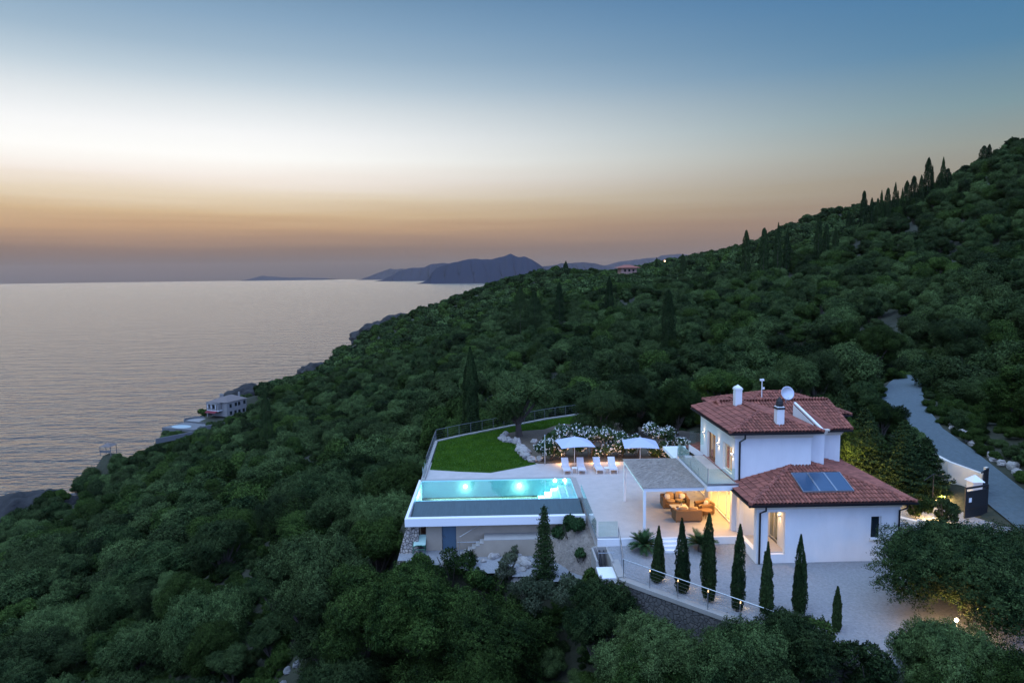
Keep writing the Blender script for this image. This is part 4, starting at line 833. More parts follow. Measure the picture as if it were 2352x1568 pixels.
gb_ = empty('utility_cabinet', (28.6, 53.4, 3.3), label='small roofed cabinet beside the upper road', cat='cabinet'); gb_.scale = (.7, .7, .75); MB().box(-.6, .6, -.4, .4, -.5, 1.6).build('body', M['cream'], gb_); MB().add([(-.75, -.55, 1.6), (.75, -.55, 1.6), (.75, .55, 1.6), (-.75, .55, 1.6), (0, 0, 1.95)], [(0, 1, 4), (1, 2, 4), (2, 3, 4), (3, 0, 4), (3, 2, 1, 0)]).build('roof', M['concrete'], gb_)
bw = MB(); bw.box(22.3, 27.6, 48.6, 48.9, -.6, 2.6); bw.build('garden_wall', M['cream'], label='short cream wall lit from below behind the villa', cat='wall')
b = MB(); b.bar((25.0, 38.9, -.62), (28.2, 36.2, -.62), .3, .7); b.bar((22.9, 41.6, -.62), (25.0, 38.9, -.62), .3, .5); b.build('planter_edge', M['cream'], label='low cream planter edge beside the driveway', cat='wall')
b = MB(); b.tube([(27.4, 41.2, -.6), (27.4, 41.2, 1.75)], .03); b.tube([(26.6, 40.9, 1.45), (27.4, 41.2, 1.78), (28.3, 41.4, 1.45)], .02); b.build('lamp_post', M['black'], label='thin dark post with slanted arms behind the gate', cat='post')
for (x, y, z, e_) in ((23.3, 43.3, -.3, 1300), (22.9, 45.6, -.3, 1500), (26.3, 39.4, -.25, 300), (29.0, 42.6, -.25, 420), (22.9, 48.0, -.2, 500)):
    o = empty('garden_uplight', (x, y, z-.28), label=('small warm uplight under the trees beside the villa' if y > 42 else 'small warm uplight in the planting near the gate'), cat='lamp', group='warm uplights in the side garden' if y > 42 else 'warm uplights near the gate')
    MB().lathe([(0, 0), (.07, 0), (.07, .12), (.05, .14)], n=10).build('housing', M['black'], o); MB().lathe([(0, .142), (.05, .142)], n=10).build('lens', M['bulb'], o)
    light('uplight_glow', 'POINT', (0, -.05, .35), e_, (1, .66, .28), .08, parent=o)
bl = empty('bollard_lamp', (18.95, 26.6, -.62), label='bright bollard lamp on a short white post in the right foreground', cat='lamp')
MB().tube([(0, 0, 0), (0, 0, .62)], .05, 10).build('post', M['white'], bl); MB().lathe([(0, .62), (.06, .64), (.075, .69), (.05, .74), (0, .76)], n=12).build('lamp', lampmat('bright_bulb', (1, .8, .55), 40), bl)
light('bollard_glow', 'POINT', (-.12, -.1, .95), 220, (1, .60, .24), .06, parent=bl)
MB().box(17.3, 18.8, 24.2, 24.6, -.7, -.45).build('stone_step', M['cream'], label='pale stone edging near the bollard lamp', cat='edging')
MB().box(20.1, 20.95, 33.3, 33.8, -.62, -.52).build('drain_cover', M['concrete'], label='low concrete slab at the foot of the villa wall', cat='slab')

# ------------------------------------------------------------------ vegetation
def leafquads(C, Nn, sz, asp, rs, up=.35):
    """rhombic leaf sprays at points C facing roughly along Nn"""
    n = len(C); d = Nn+rs.randn(n, 3)*.55; d /= np.linalg.norm(d, axis=1, keepdims=True)
    t = rs.randn(n, 3); t[:, 2] += up; t += Nn*.7; t -= d*(t*d).sum(1, keepdims=True); t /= np.linalg.norm(t, axis=1, keepdims=True)+1e-9
    b = np.cross(d, t); s = sz*rs.uniform(.6, 1.35, (n, 1)); V = np.empty((n, 4, 3))
    V[:, 0] = C-t*s*.5; V[:, 1] = C+b*s*asp*.5; V[:, 2] = C+t*s*.5; V[:, 3] = C-b*s*asp*.5
    return V.reshape(-1, 3), np.arange(n*4).reshape(n, 4)
def crown_pts(rs, n, Rx, Rz, zc, nl, lump=.35, top=.0):
    """points and outward normals on a heap of round lobes, broken by smaller clumps"""
    L_ = []
    for i in range(nl):
        a = rs.uniform(0, 2*math.pi); r = rs.uniform(.15, .80) if i > 1 else .12*i; dome = math.sqrt(max(0, 1-r*r)); ph = rs.uniform(.35, 1.0)*dome if rs.rand() < .7 else rs.uniform(-.55, .3)
        L_.append((Rx*r*math.cos(a), Rx*r*math.sin(a), zc+Rz*(ph*.95-.18), rs.uniform(.22, .40)*Rx))
    L_ = np.array(L_); w = L_[:, 3]**2; w /= w.sum(); C = []; Nn = []
    tot = 0
    while tot < n:
        m_ = n*2; k = rs.choice(len(L_), m_, p=w); d = rs.randn(m_, 3); d[:, 2] = d[:, 2]*1.0+.15; d /= np.linalg.norm(d, axis=1, keepdims=True)
        ph = k*1.7; f = 6.5
        lum = np.sin(d[:, 0]*f+ph)*np.sin(d[:, 1]*f+ph*2)*np.sin(d[:, 2]*f+ph*.7)+.6*np.sin(d[:, 0]*13+ph)*np.sin(d[:, 2]*12+d[:, 1]*9)+.35*np.sin(d[:, 1]*21+ph)*np.sin(d[:, 0]*19-d[:, 2]*17)
        rr = L_[k, 3]*(1+.26*lum*lump/.35-rs.exponential(.13, m_)+rs.exponential(.035, m_)); p = L_[k, :3]+d*rr[:, None]*np.array([1, 1, .85])
        keep = np.ones(m_, bool)
        for l in L_: keep &= (np.linalg.norm((p-l[:3])/np.array([1, 1, .85]), axis=1) > l[3]*.68)
        keep &= (rs.rand(m_) < .50+.65*lum) & (p[:, 2] > zc-Rz*.95)
        p = p[keep]; C.append(p); Nn.append(d[keep]); tot += len(p)
    C = np.concatenate(C)[:n]; Nn = np.concatenate(Nn)[:n]
    return C, Nn, L_
def crown_mesh(name, m, seed, n, Rx=3.0, Rz=2.7, zc=3.2, nl=9, sz=.16, asp=.5, lump=.35):
    rs = np.random.RandomState(seed); C, Nn, L_ = crown_pts(rs, n, Rx, Rz, zc, nl, lump)
    V, Q = leafquads(C, Nn, sz, asp, rs)
    # dark twigs inside every lobe keep the crown from being see-through
    k = n//6; kk = rs.choice(len(L_), k); d = rs.randn(k, 3); d /= np.linalg.norm(d, axis=1, keepdims=True)
    Ci = L_[kk, :3]+d*(L_[kk, 3]*rs.uniform(.35, .75, k))[:, None]; Vi, Qi = leafquads(Ci, d, sz*2.2, .8, rs)
    return rawmesh(name, np.concatenate([V, Vi]), np.concatenate([Q, Qi+len(V)]), [m]), L_
def trunk_mesh(name, seed, L_, h0=.0, r0=.24, fork=1.1, n=7):
    rnd = random.Random(seed); b = MB(); f = Vector((rnd.uniform(-.15, .15), rnd.uniform(-.15, .15), fork))
    b.tube([(0, 0, h0-.6), (0, 0, h0), f*.6, f], [r0*1.35, r0*1.15, r0*.9, r0*.8], n)
    for l in L_:
        t_ = Vector(l[:3]); md = f.lerp(t_, .5)+Vector((rnd.uniform(-.25, .25), rnd.uniform(-.25, .25), .15)); b.tube([f-Vector((0, 0, .15)), md, t_], [r0*.55, r0*.34, r0*.12], 5)
    me = b.mesh(name); me.materials.append(M['bark']); return me
VAR = {}
def variants(kind, m, nv, seed0, n, **k):
    VAR[kind] = []; SH = ((3.0, 2.7, 3.2), (2.5, 3.2, 3.5), (3.4, 2.2, 2.9), (2.8, 2.9, 3.3))
    for i in range(nv):
        k2 = dict(k); k2['Rx'], k2['Rz'], k2['zc'] = SH[i % 4]
        me, L_ = crown_mesh(kind, M[m], seed0+i, n, **k2); VAR[kind].append((me, trunk_mesh(kind+'_trunk', seed0+i, L_)))
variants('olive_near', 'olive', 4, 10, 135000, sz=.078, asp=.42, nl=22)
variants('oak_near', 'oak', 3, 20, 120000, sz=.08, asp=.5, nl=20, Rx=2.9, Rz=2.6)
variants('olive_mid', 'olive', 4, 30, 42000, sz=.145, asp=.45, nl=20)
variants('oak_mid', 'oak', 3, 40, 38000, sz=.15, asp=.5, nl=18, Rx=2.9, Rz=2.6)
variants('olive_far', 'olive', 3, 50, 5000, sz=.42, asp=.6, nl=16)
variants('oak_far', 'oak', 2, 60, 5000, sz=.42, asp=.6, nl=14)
def cypress_mesh(name, seed, H, Rm, n, sz=.16, twin=False, m='cypress', low=.04, blunt=False):
    rs = np.random.RandomState(seed); C = []; Nn = []; stems = [(0, 0, H, Rm*(.82 if H < 6 else 1))]
    sr = random.Random(seed)
    if H < 6:
        for _ in range(4): a_ = sr.uniform(0, 6.28); stems.append((Rm*.5*math.cos(a_), Rm*.5*math.sin(a_), H*sr.uniform(.45, .93), Rm*sr.uniform(.42, .66)))
    if twin: stems.append((Rm*.8, .1, H*.8, Rm*.62)); stems.append((-Rm*.7, -.1, H*.66, Rm*.5))
    tot = sum(s_[2]*s_[3] for s_ in stems)
    for sx, sy, h, r in stems:
        k = int(n*h*r/tot); t_ = rs.rand(k)**.85
        prof = np.minimum(1, (t_+.07+.02*(seed % 3))/(.22+.05*(seed % 4)))**.6*np.clip(1-((t_-.30)/.70).clip(0)**(1.5+.35*(seed % 4)), 0, 1)**(.75+.12*(seed % 3)) if not blunt else np.minimum(1, (t_+.05)*6)*np.sqrt(np.clip(1-t_**5, 0, 1))*(1-.35*t_)
        prof = prof*(1+.10*np.sin(t_*(13+seed % 5)+seed)+.08*np.sin(t_*37+seed*2))+.03 
        a = rs.rand(k)*2*math.pi; lob = 1+.13*np.sin(a*3+seed+t_*3)+.10*np.sin(a*7+t_*5)+.08*np.sin(a*5-t_*31)
        rr = r*prof*lob*(1-rs.exponential(.10, k)); d = np.stack([np.cos(a), np.sin(a), np.full(k, .3)], 1)
        C.append(np.stack([sx+rr*np.cos(a), sy+rr*np.sin(a), low*h+t_*h*(1-low)], 1)); Nn.append(d/np.linalg.norm(d, axis=1, keepdims=True))
    C = np.concatenate(C); Nn = np.concatenate(Nn); V, Q = leafquads(C, Nn, sz, .36, rs, up=2.6)
    return rawmesh(name, V, Q, [M[m]])
def stem_mesh(name, H, r): 
    me = MB().tube([(0, 0, -.5), (0, 0, H*.5), (0, 0, H*.9)], [r, r*.7, r*.2], 6).mesh(name); me.materials.append(M['bark']); return me
def gz(x, y): return float(ground(np.array([x]), np.array([y]))[0])
def put_tree(name, meshes, loc, s=1.0, rz=0.0, sz=None, **kw):
    e = empty(name, loc, rz, **kw); e.scale = (s, s, sz or s); link('crown', meshes[0], e); link('trunk', meshes[1], e); return e
def tall(label, x, y, z, H, Rm, seed, n=9000, name='cypress_tree', leaf=.16, tilt=0, **k):
    g = k.pop('group', None)
    e = put_tree(name, (cypress_mesh('cypress', seed, H, Rm, n, leaf, **k), stem_mesh('cypress_stem', H, .09)), (x, y, z), rz=seed, label=label, cat='cypress', group=g); e.rotation_euler.y = tilt; return e
# the row in the gravel
CY = [(7.8, 32.15, 2.85, .33, 0), (8.73, 31.1, 3.62, .36, 0), (9.68, 30.05, 4.15, .33, 1), (10.66, 29.05, 4.05, .30, 0), (11.92, 28.8, 3.3, .28, 0), (13.32, 28.7, 3.6, .28, 1), (14.2, 27.2, 1.95, .20, 0)]
CL = ['short narrow cypress nearest the terrace steps, first of the gravel row', 'thick dark cypress second in the gravel row, before the wicker sofa', 'tall cypress with a forked tip, third in the gravel row', 'slender cypress fourth in the gravel row, before the white porch', 'slim cypress fifth in the row, before the lit porch opening', 'twin-tipped cypress last of the tall row, before the white wall', 'tiny pointed cypress standing alone at the low right of the row']
for i, (x, y, h, r, tw) in enumerate(CY):
    tall(CL[i], x, y, -.62, h, r, 100+i, 17000, leaf=.10, twin=bool(tw), tilt=R((1.2, -.8, 1.5, -1, .6, -1.4, 1)[i]), group='cypresses planted in a row along the gravel')
    if i in (0, 1, 2, 3):
        light('cypress_uplight_glow', 'POINT', (x+.42, y+.25, -.35), 3.0, (1, .72, .30), .05)
# the single cypresses on the slopes:  x, y, height, radius, label
for i, (x, y, zt, r, lb, bl_) in enumerate([
    (-2.6, 69, 7.3, .85, 'tall dark cypress just beyond the left lawn corner', 0),
    (31.7, 124, 11.5, 1.5, 'broad blunt cypress on the slope behind the villa chimney', 1),
    (19.6, 208, 12.3, 1.5, 'narrow cypress left of centre on the far olive slope', 0),
    (36.3, 216, 13.8, 1.4, 'slim cypress in the olive grove, above the right side of the lawn', 0),
    (-57.7, 170, -13.2, 1.5, 'dark pointed cypress on the coastal slope right of the seaside house', 0),
    (105.9, 384, 25.3, 1.8, 'lone cypress below the hillside lamp', 0),
    (7.5, 204, 11.2, 3.0, 'wide dark cypress clump left of centre on the slope', 0), (11.7, 202, 10.0, 2.8, 'wide dark cypress clump, right one of the pair', 0)]):
    zb = gz(x, y)-.3; tall(lb, x, y, zb, zt-zb, r, 130+i, 30000, leaf=.17, blunt=bool(bl_))
# skyline cypresses and pines
SKY = [(89.7, 243, 29.2, 1.7, 1), (96.1, 243, 29.9, 2.0, 1), (99.9, 240, 31.6, 1.2, 0), (103.1, 240, 29.1, 1.2, 0), (112.8, 237, 33.4, 1.2, 0), (115.6, 237, 30.6, 1.3, 1), (118.8, 237, 30.1, 1.0, 0), (155.8, 300, 41.4, 1.0, 0), (157.8, 300, 38.6, 1.1, 0), (128.9, 238, 42.0, 1.5, 1), (132.8, 240, 39.9, .9, 0), (135.5, 241, 39.8, 1.0, 1), (136.8, 241, 42.6, .9, 0), (139, 241, 43.3, 1.4, 1), (142.2, 242, 45.4, 1.1, 0), (145.4, 243, 43.7, .7, 0), (146.9, 243, 46.1, 1.3, 0), (149.3, 243, 47.7, 1.6, 1), (152, 243, 48.1, 1.1, 0), (155, 244, 54.2, 1.4, 0), (156.5, 244, 51.5, .8, 0), (161.6, 246, 54.7, 1.0, 0), (160.7, 246, 49.3, 1.5, 1), (163.4, 246, 50.7, 1.6, 1), (176.2, 246, 58.6, 1.8, 1), (178.1, 246, 59.1, 1.0, 0), (54.2, 520, 24.8, 2.0, 0), (114, 480, 25.8, 1.0, 0)]
PROTO = [(cypress_mesh('far_cypress', 170+k, 10, 1.25, 3800, .42, twin=(k == 2)), stem_mesh('far_stem', 10, .2)) for k in range(3)]
PINE = [(cypress_mesh('far_pine', 180+k, 10, 2.0, 3200, .5, low=.02, blunt=True), stem_mesh('far_stem', 10, .2)) for k in range(2)]
for i, (x, y, zt, r, pn) in enumerate(SKY):
    h = max(5, zt-gz(x, y)+.4); pr = (PINE if pn else PROTO)[i % (2 if pn else 3)]; s_ = h/10; rr = r/(2.0 if pn else 1.25)
    e = put_tree('conifer_tree' if pn else 'cypress_tree', pr, (x, y, zt-h), 1, i*1.3, label='dark ragged conifer on the right skyline' if pn else 'dark slender cypress on the right skyline', cat='conifer' if pn else 'cypress', group='conifers on the skyline' if pn else 'cypresses on the skyline'); e.scale = (rr, rr, s_)
# conifer below the pool terrace
def conifer(name, label, x, y, z, H, Rm, seed, n, leaf=.13):
    rs = np.random.RandomState(seed); nb = 120; C = []; Nn = []
    for k in range(nb):
        t_ = (k+.5)/nb; a = k*2.4; Lb = Rm*(1-t_)**.85*rs.uniform(.75, 1.2)+.06; m_ = int(n/nb*(1.25-t_))
        u = rs.rand(m_)**.6*Lb; w = .12*(1+Lb*.4)*rs.randn(m_)
        C.append(np.stack([np.cos(a)*u-np.sin(a)*w, np.sin(a)*u+np.cos(a)*w, t_*H*.97+.1+u*.28+rs.randn(m_)*.05], 1)); Nn.append(np.tile([np.cos(a)*.5, np.sin(a)*.5, .7], (m_, 1)))
    V, Q = leafquads(np.concatenate(C), np.concatenate(Nn), leaf, .35, rs, up=1.0)
    return put_tree(name, (rawmesh(name+'_crown', V, Q, [M['cypress']]), stem_mesh('stem', H, .08)), (x, y, z), label=label, cat='conifer')
conifer('conifer_tree', 'young spired conifer standing before the pool wall', 2.55, 36.6, -3.5, 5.3, .80, 5, 16000)
for i, (x, y, h, r) in enumerate(((25.6, 45.4, 5.0, 2.1), (27.9, 45.2, 5.0, 2.4), (24.9, 48.2, 5.6, 2.2), (26.6, 42.9, 4.4, 2.0), (28.3, 43.4, 4.2, 1.8), (26.0, 46.8, 5.6, 2.4), (26.3, 50.6, 6.2, 2.4))):
    conifer('conifer_tree', ['dark feathery conifer beside the villa roof, left one', 'tallest feathery conifer in front of the road', 'dark feathery conifer behind the villa corner', 'lower feathery conifer above the lit planter', 'feathery conifer before the cream garden wall', 'feathery conifer between the villa and the road, at the back', 'rearmost conifer beside the roofed cabinet'][i], x, y, -.7, h, r, 60+i, 26000, .17)
# cycads and the tufted shrub
def cycad(label, x, y, z, Rr, seed, nf=46, name='cycad', m='palm', up=(.1, 1.25)):
    rnd = random.Random(seed); V = []; F = []; st = MB()
    for k in range(nf):
        a = k*2.399; el = rnd.uniform(*up); Lf = Rr*rnd.uniform(.85, 1.1); prev = Vector((0, 0, .3)); dirv = Vector((math.cos(a)*math.cos(el), math.sin(a)*math.cos(el), math.sin(el))); n = 16; side_ = Vector((-math.sin(a), math.cos(a), 0))
        for s_ in range(n):
            nxt = prev+dirv*Lf/n; dirv = (dirv+Vector((0, 0, -.055))).normalized(); wl = .17*math.sin(math.pi*(s_+1.2)/(n+1.4))**.6*Rr
            for sg in (-1, 1):
                o = len(V); tip = nxt+side_*sg*wl+dirv*.05+Vector((0, 0, .03)); V += [tuple(prev), tuple(nxt), tuple(tip+dirv*.015), tuple(tip-dirv*.01)]; F.append((o, o+1, o+2, o+3))
            prev = nxt
    e = empty(name, (x, y, z), label=label, cat='cycad' if name == 'cycad' else 'shrub'); MB().add(V, F).build('fronds', M[m], e)
    MB().lathe([(.16, -.1), (.18, .15), (.12, .34), (0, .38)], n=10).build('trunk', M['bark'], e); return e
cycad('round dark cycad beside the terrace edge, left of the white steps', 7.88, 35.6, -.45, .92, 1); cycad('dark cycad between the cypresses, right of the white steps', 10.95, 35.45, -.45, .95, 2)
def bush(name, label, x, y, z, r, h, seed, m, n, leaf, cat='shrub', group=None, flowers=0, asp=.4):
    rs = np.random.RandomState(seed); C, Nn, L_ = crown_pts(rs, n, r, h*.5, h*.5, 8, .45); C[:, 2] = np.maximum(C[:, 2], .02)
    e = empty(name, (x, y, z), label=label, cat=cat, group=group); V, Q = leafquads(C, Nn, leaf, asp, rs, up=1.2); link('foliage', rawmesh(name+'_foliage', V, Q, [M[m]]), e)
    b = MB(); rnd = random.Random(seed)
    for k in range(7): a = rnd.uniform(0, 6.28); b.tube([(0, 0, -.3), (math.cos(a)*r*.3, math.sin(a)*r*.3, h*.35), (math.cos(a)*r*.6, math.sin(a)*r*.6, h*.75)], [.03, .022, .01], 5)
    b.build('stems', M['bark'], e)
    if flowers:
        idx = rs.choice(len(C), flowers); FC = C[idx]+Nn[idx]*.07; VV = []; QQ = []
        for j in range(6):
            v, q = leafquads(FC+rs.randn(flowers, 3)*.045, Nn[idx], .085, .9, rs); QQ.append(q+len(VV)*flowers*4 if VV else q); VV.append(v)
        link('flowers', rawmesh(name+'_flowers', np.concatenate(VV), np.concatenate(QQ), [M['flower']]), e)
    return e
bush('shrub', 'dense spiky shrub at the right end of the pool wall', 4.35, 39.3, -2.0, 1.05, 2.4, 3, 'palm', 9000, .22, asp=.22)
# oleander hedge
OL = [(4.15, 52.1, 1.0, 1.9), (5.2, 52.7, 1.15, 2.75), (6.3, 52.9, 1.15, 2.65), (7.4, 52.9, 1.15, 2.5), (8.6, 52.8, 1.2, 2.55), (9.8, 52.7, 1.1, 2.0), (11.0, 52.8, 1.1, 1.9), (12.4, 52.9, 1.25, 2.75), (13.6, 52.6, 1.2, 2.3), (14.4, 52.2, .9, 1.7)]
OLL = ['left end of the hedge beside the shower post', 'hedge part left of the left umbrella', 'hedge part right behind the left umbrella', 'hedge part right of the left umbrella', 'hedge part above the two right loungers', 'low hedge part left of the right umbrella', 'low hedge part behind the right umbrella', 'tall hedge part right of the right umbrella', 'hedge part sloping down near the balcony', 'right end of the hedge beside the balcony glass']
for i, (x, y, r, h) in enumerate(OL):
    bush('oleander', 'white flowering oleander, '+OLL[i], x, y, 0, r, h, 200+i, 'oleander', 5200, .17, 'oleander', 'white flowering oleanders behind the loungers', 150, .28)
for i, (x, y) in enumerate(((5.05, 51.35), (7.55, 51.5), (9.0, 51.35), (12.2, 51.4))):
    o = empty('garden_uplight', (x, y, .0), label='small amber uplight at the foot of the oleanders', cat='lamp', group='amber uplights under the oleander hedge')
    MB().lathe([(0, 0), (.06, 0), (.06, .1), (.045, .12)], n=10).build('housing', M['black'], o); MB().lathe([(0, .122), (.045, .122)], n=10).build('lens', M['bulb'], o); light('uplight_glow', 'POINT', (0, -.10, .30), 50, (1, .50, .13), .05, parent=o)
bush('shrub', 'spiky green tuft on the rocky bank under the glass railing', 4.7, 37.4, -2.2, .6, 1.2, 77, 'palm', 4000, .16, asp=.25)
bush('scrub_bush', 'leafy bush beside the white landing at the terrace corner', 4.9, 34.7, -2.6, .8, 1.6, 78, 'oak', 6000, .11)
bush('shrub', 'rounded dark green bush between the rocks and the oleanders', 4.3, 55.0, 0, .85, 1.6, 31, 'oak', 5000, .13)
bush('scrub_bush', 'twiggy grey bush by the rocks below the pool', .6, 37.2, -2.4, .8, 1.3, 32, 'scrub', 4000, .11)
bush('scrub_bush', 'small sapling bush on the gravel below the pool', .95, 38.9, -2.3, .45, 1.0, 33, 'scrub', 1200, .11)
for i, (x, y, z, r, h, lb, m_) in enumerate(((1.6, 34.6, -3.2, 1.3, 1.9, 'grey green scrub left of the young conifer', 'scrub'), (3.9, 34.3, -3.0, 1.3, 1.8, 'soft grey scrub right of the young conifer', 'scrub'), (4.9, 33.0, -3.0, 1.2, 1.8, 'scrub bush in front of the retaining wall end', 'oak'), (-2.7, 38.0, -3.3, 1.5, 2.2, 'leafy bush before the blue door', 'oak'), (-4.6, 38.3, -3.4, 1.3, 2.0, 'leafy bush before the green frame', 'oak'), (-.6, 36.6, -3.8, 1.4, 2.0, 'dark bush before the outdoor stair', 'oak'), (26.6, 38.8, -.5, .9, 1.7, 'lit olive bush beside the open black gate', 'olive'), (25.6, 39.8, -.5, .9, 1.4, 'lit leafy bush above the cream planter', 'oak'))):
    bush('scrub_bush' if m_ == 'scrub' else 'bush', lb, x, y, z, r, h, 40+i, m_, 7000, .12)
# rocks
def rock(label, x, y, z, r, seed, group, m='rock', sq=.8, rz=0):
    rs = np.random.RandomState(seed); n = 10; V = []; ax = rs.randn(5, 3)*1.6; ph = rs.rand(5)*6
    for i in range(n+1):
        for k in range(2*n):
            th = math.pi*i/n; a = math.pi*k/n; d = np.array([math.sin(th)*math.cos(a), math.sin(th)*math.sin(a), math.cos(th)]); q = 1+.17*sum(math.sin(float(d@ax[j])*2+ph[j]) for j in range(5))*.6
            d = np.round(d*3.2*q)/3.2*.35+d*q*.65; V.append((d[0]*r, d[1]*r*.85, d[2]*r*sq))
    q = 2*n; F = [(i*q+k, i*q+(k+1) % q, (i+1)*q+(k+1) % q, (i+1)*q+k) for i in range(n) for k in range(q)]
    o = MB().add(V, F).build('rock', M[m], label=label, cat='rock', **({'group': group} if group else {})); o.location = (x, y, z); o.rotation_euler = (0, 0, rz); return o
for i, (x, y, r) in enumerate(((2.75, 51.95, .35), (2.35, 52.8, .42), (2.3, 53.6, .48), (2.15, 54.4, .52), (2.0, 55.4, .48), (1.85, 56.3, .36), (1.7, 57.9, .42), (1.15, 58.2, .28), (.72, 58.5, .3), (.5, 59.2, .34), (.5, 60, .30), (.8, 60.9, .32), (1.0, 59.0, .25), (3.2, 57.9, .3), (3.3, 52.2, .3))):
    rock('pale rough rock edging the olive bed beside the lawn', x, y, .18, r, 300+i, 'pale rocks edging the lawn bed', rz=i)
for i, (x, y, r, z) in enumerate(((.55, 40.0, .3, -2.2), (.95, 39.6, .32, -2.2), (1.2, 39.1, .34, -2.2), (1.45, 38.6, .36, -2.2), (1.6, 38.0, .38, -2.25), (1.2, 37.6, .42, -2.4), (1.15, 37.0, .4, -2.7), (-.35, 39.3, .3, -2.2), (-.1, 39.55, .22, -2.2), (2.2, 39.3, .18, -2.2), (2.5, 39.1, .17, -2.2), (-3.2, 38.8, .16, -2.2), (-.9, 38.8, .15, -2.2))):
    rock('pale jagged rock lining the path below the pool', x, y, z, r, 330+i, 'pale rocks lining the path below the pool', rz=i)
# rocky bank under the terrace edge
def bankz(X, Y): return -2.42+1.75*sstep(0, 2.2, (X-2.6)+(Y-39.0)*.62)+sn(X, Y, 2.6, 14)*.14+sn(X, Y, 6.5, 15)*.07
gridsheet('rock_bank', [(1.5, 40.7), (2.6, 38.9), (4.4, 36.0), (5.5, 34.6), (5.5, 40.7)], .12, bankz, mat('bank_rock', (.24, .20, .165), .95, .6, 2.2, .14, 7), label='rocky earth bank under the terrace edge')
# boulders in the gully on the left and beside the road
rr_ = np.random.RandomState(8)
for i in range(34):
    t_ = i/33; x = -17.0+6.2*t_+rr_.randn()*.7; y = 36.5+9.0*t_+rr_.randn()*.5
    rock('grey boulder in the stony gully among the trees', x, y, gz(x, y)+.02, rr_.uniform(.15, .42), 360+i, 'boulders in the gully at the lower left', m='greyrock', rz=i)
for i in range(16):
    t_ = i/15; x = 34.6-1.4*t_+rr_.randn()*.25+(3.2 if t_ > .8 else 0)*0; y = 53.5-9*t_; x = np.interp(y, [44, 48, 52, 54], [35.0, 35.1, 35.6, 36.3])+rr_.rand()*.5
    rock('rough stone on the bank beside the climbing road', x, y, gz(x, y)+.05, rr_.uniform(.25, .5), 400+i, 'stones beside the climbing road', rz=i)

for i, (x, y, z, r, lb) in enumerate(((-111, 424, -47, 12, 'dark rocky headland jutting out at the middle of the shore'), (-106, 452, -50, 10, 'dark rock behind the middle headland'), (-116, 325, -44, 10, 'dark rocky point just behind the seaside house'), (-113, 348, -46, 9, 'low dark rocks between the seaside house and the middle headland'), (-104, 585, -37, 17, 'long dark rocky headland far along the shore'), (-92, 640, -34, 15, 'dark rocky shoulder of the farthest headland'), (-113, 160, -45, 9, 'dark cliff rock at the lower left shore'), (-118, 176, -50, 9, 'dark cliff rock below the clifftop gazebo'), (-116, 145, -52, 9, 'lowest dark shore rock at the left'))):
    r *= .74; z -= 1.5; x += 2.0; hr = np.random.RandomState(450+i); hn = 44; th, ph_ = np.meshgrid(np.linspace(0, math.pi, hn+1), np.linspace(0, 2*math.pi, 2*hn, endpoint=False), indexing='ij')
    dd = np.stack([np.sin(th)*np.cos(ph_), np.sin(th)*np.sin(ph_), np.cos(th)], -1).reshape(-1, 3); q_ = np.ones(len(dd))
    for f_, a_ in ((1.6, .22), (3.1, .16), (6.3, .09), (13, .055), (24, .03)):
        for _ in range(3): w_ = hr.randn(3); q_ += a_*.6*(np.abs(np.sin(dd@(w_/np.linalg.norm(w_))*f_+hr.rand()*6))*2-1)
    Vh = dd*q_[:, None]*r*np.array([1.25, 1.6, 1.0]); ia, ib = np.meshgrid(np.arange(hn), np.arange(2*hn), indexing='ij'); ia, ib = ia.ravel(), ib.ravel(); w2 = 2*hn
    o = link('headland_rock', rawmesh('headland_rock', Vh, np.stack([ia*w2+ib, (ia+1)*w2+ib, (ia+1)*w2+(ib+1) % w2, ia*w2+(ib+1) % w2], -1), [M['cliff']]), label=lb, cat='rock'); o.location = (x, y, z); o.rotation_euler.z = i*.9
# ------------------------------------------------------------------ seaside house on the left and the far red-roofed house
def hx(e, *boxes, m=ST, name='wall'):
    b = MB()
    for x in boxes: b.box(*x)
    return b.build(name, m, e)
sh = empty('seaside_house', (-114.5, 282, -42.3), R(-24), label='grey two-storey seaside house with hipped roof on the left headland', cat='house')
greyw = mat('grey_render', (.25, .235, .22), .9, .06, .5); grt = mat('grey_roof', (.16, .13, .115), .9, .2, 2)
hx(sh, (-5.2, 3.6, 0, 11, 0, 6.0), (-5.2, -4.7, -2.2, 0, 0, 6.0), (-4.7, 1.0, -2.2, -1.9, 5.2, 5.9), (.6, 1.0, -2.2, 0, 2.8, 6.0), m=greyw)
hx(sh, (-5.2, 1.2, -2.2, 0, 2.5, 2.8), name='balcony'); hx(sh, (-2.9, -2.6, -2.15, -1.9, 2.8, 5.2), (-4.7, -4.5, -2.15, -1.9, 2.8, 5.2), (-.6, -.35, -2.15, -1.9, 2.8, 5.2), name='pillar'); hx(sh, (-4.6, .6, -2.15, -2.1, 2.8, 3.6), name='balustrade', m=M['dull'])
b = MB(); b.add([(-5.6, -2.5, 6.0), (4.0, -.3, 6.0), (4.0, 11.4, 6.0), (-5.6, 11.4, 6.0), (-.8, 4.2, 8.0), (-.8, 7.4, 8.0)], [(0, 1, 4), (1, 2, 5, 4), (2, 3, 5), (3, 0, 4, 5), (3, 2, 1, 0)]); b.build('roof', grt, sh)
for x, y in ((-3.0, 3.5), (-1.6, 3.2), (1.2, 9.5)): hx(sh, (x-.3, x+.3, y-.3, y+.3, 7.0, 8.8), name='chimney', m=greyw)
for y, z in ((1.5, 3.6), (4.4, 3.7), (6.2, 3.7), (9.2, 3.8), (1.5, .5), (4.0, .5), (6.2, .4), (8.6, .4)): hx(sh, (3.6, 3.66, y, y+1.2, z, z+1.5), name='window', m=M['darkwin'])
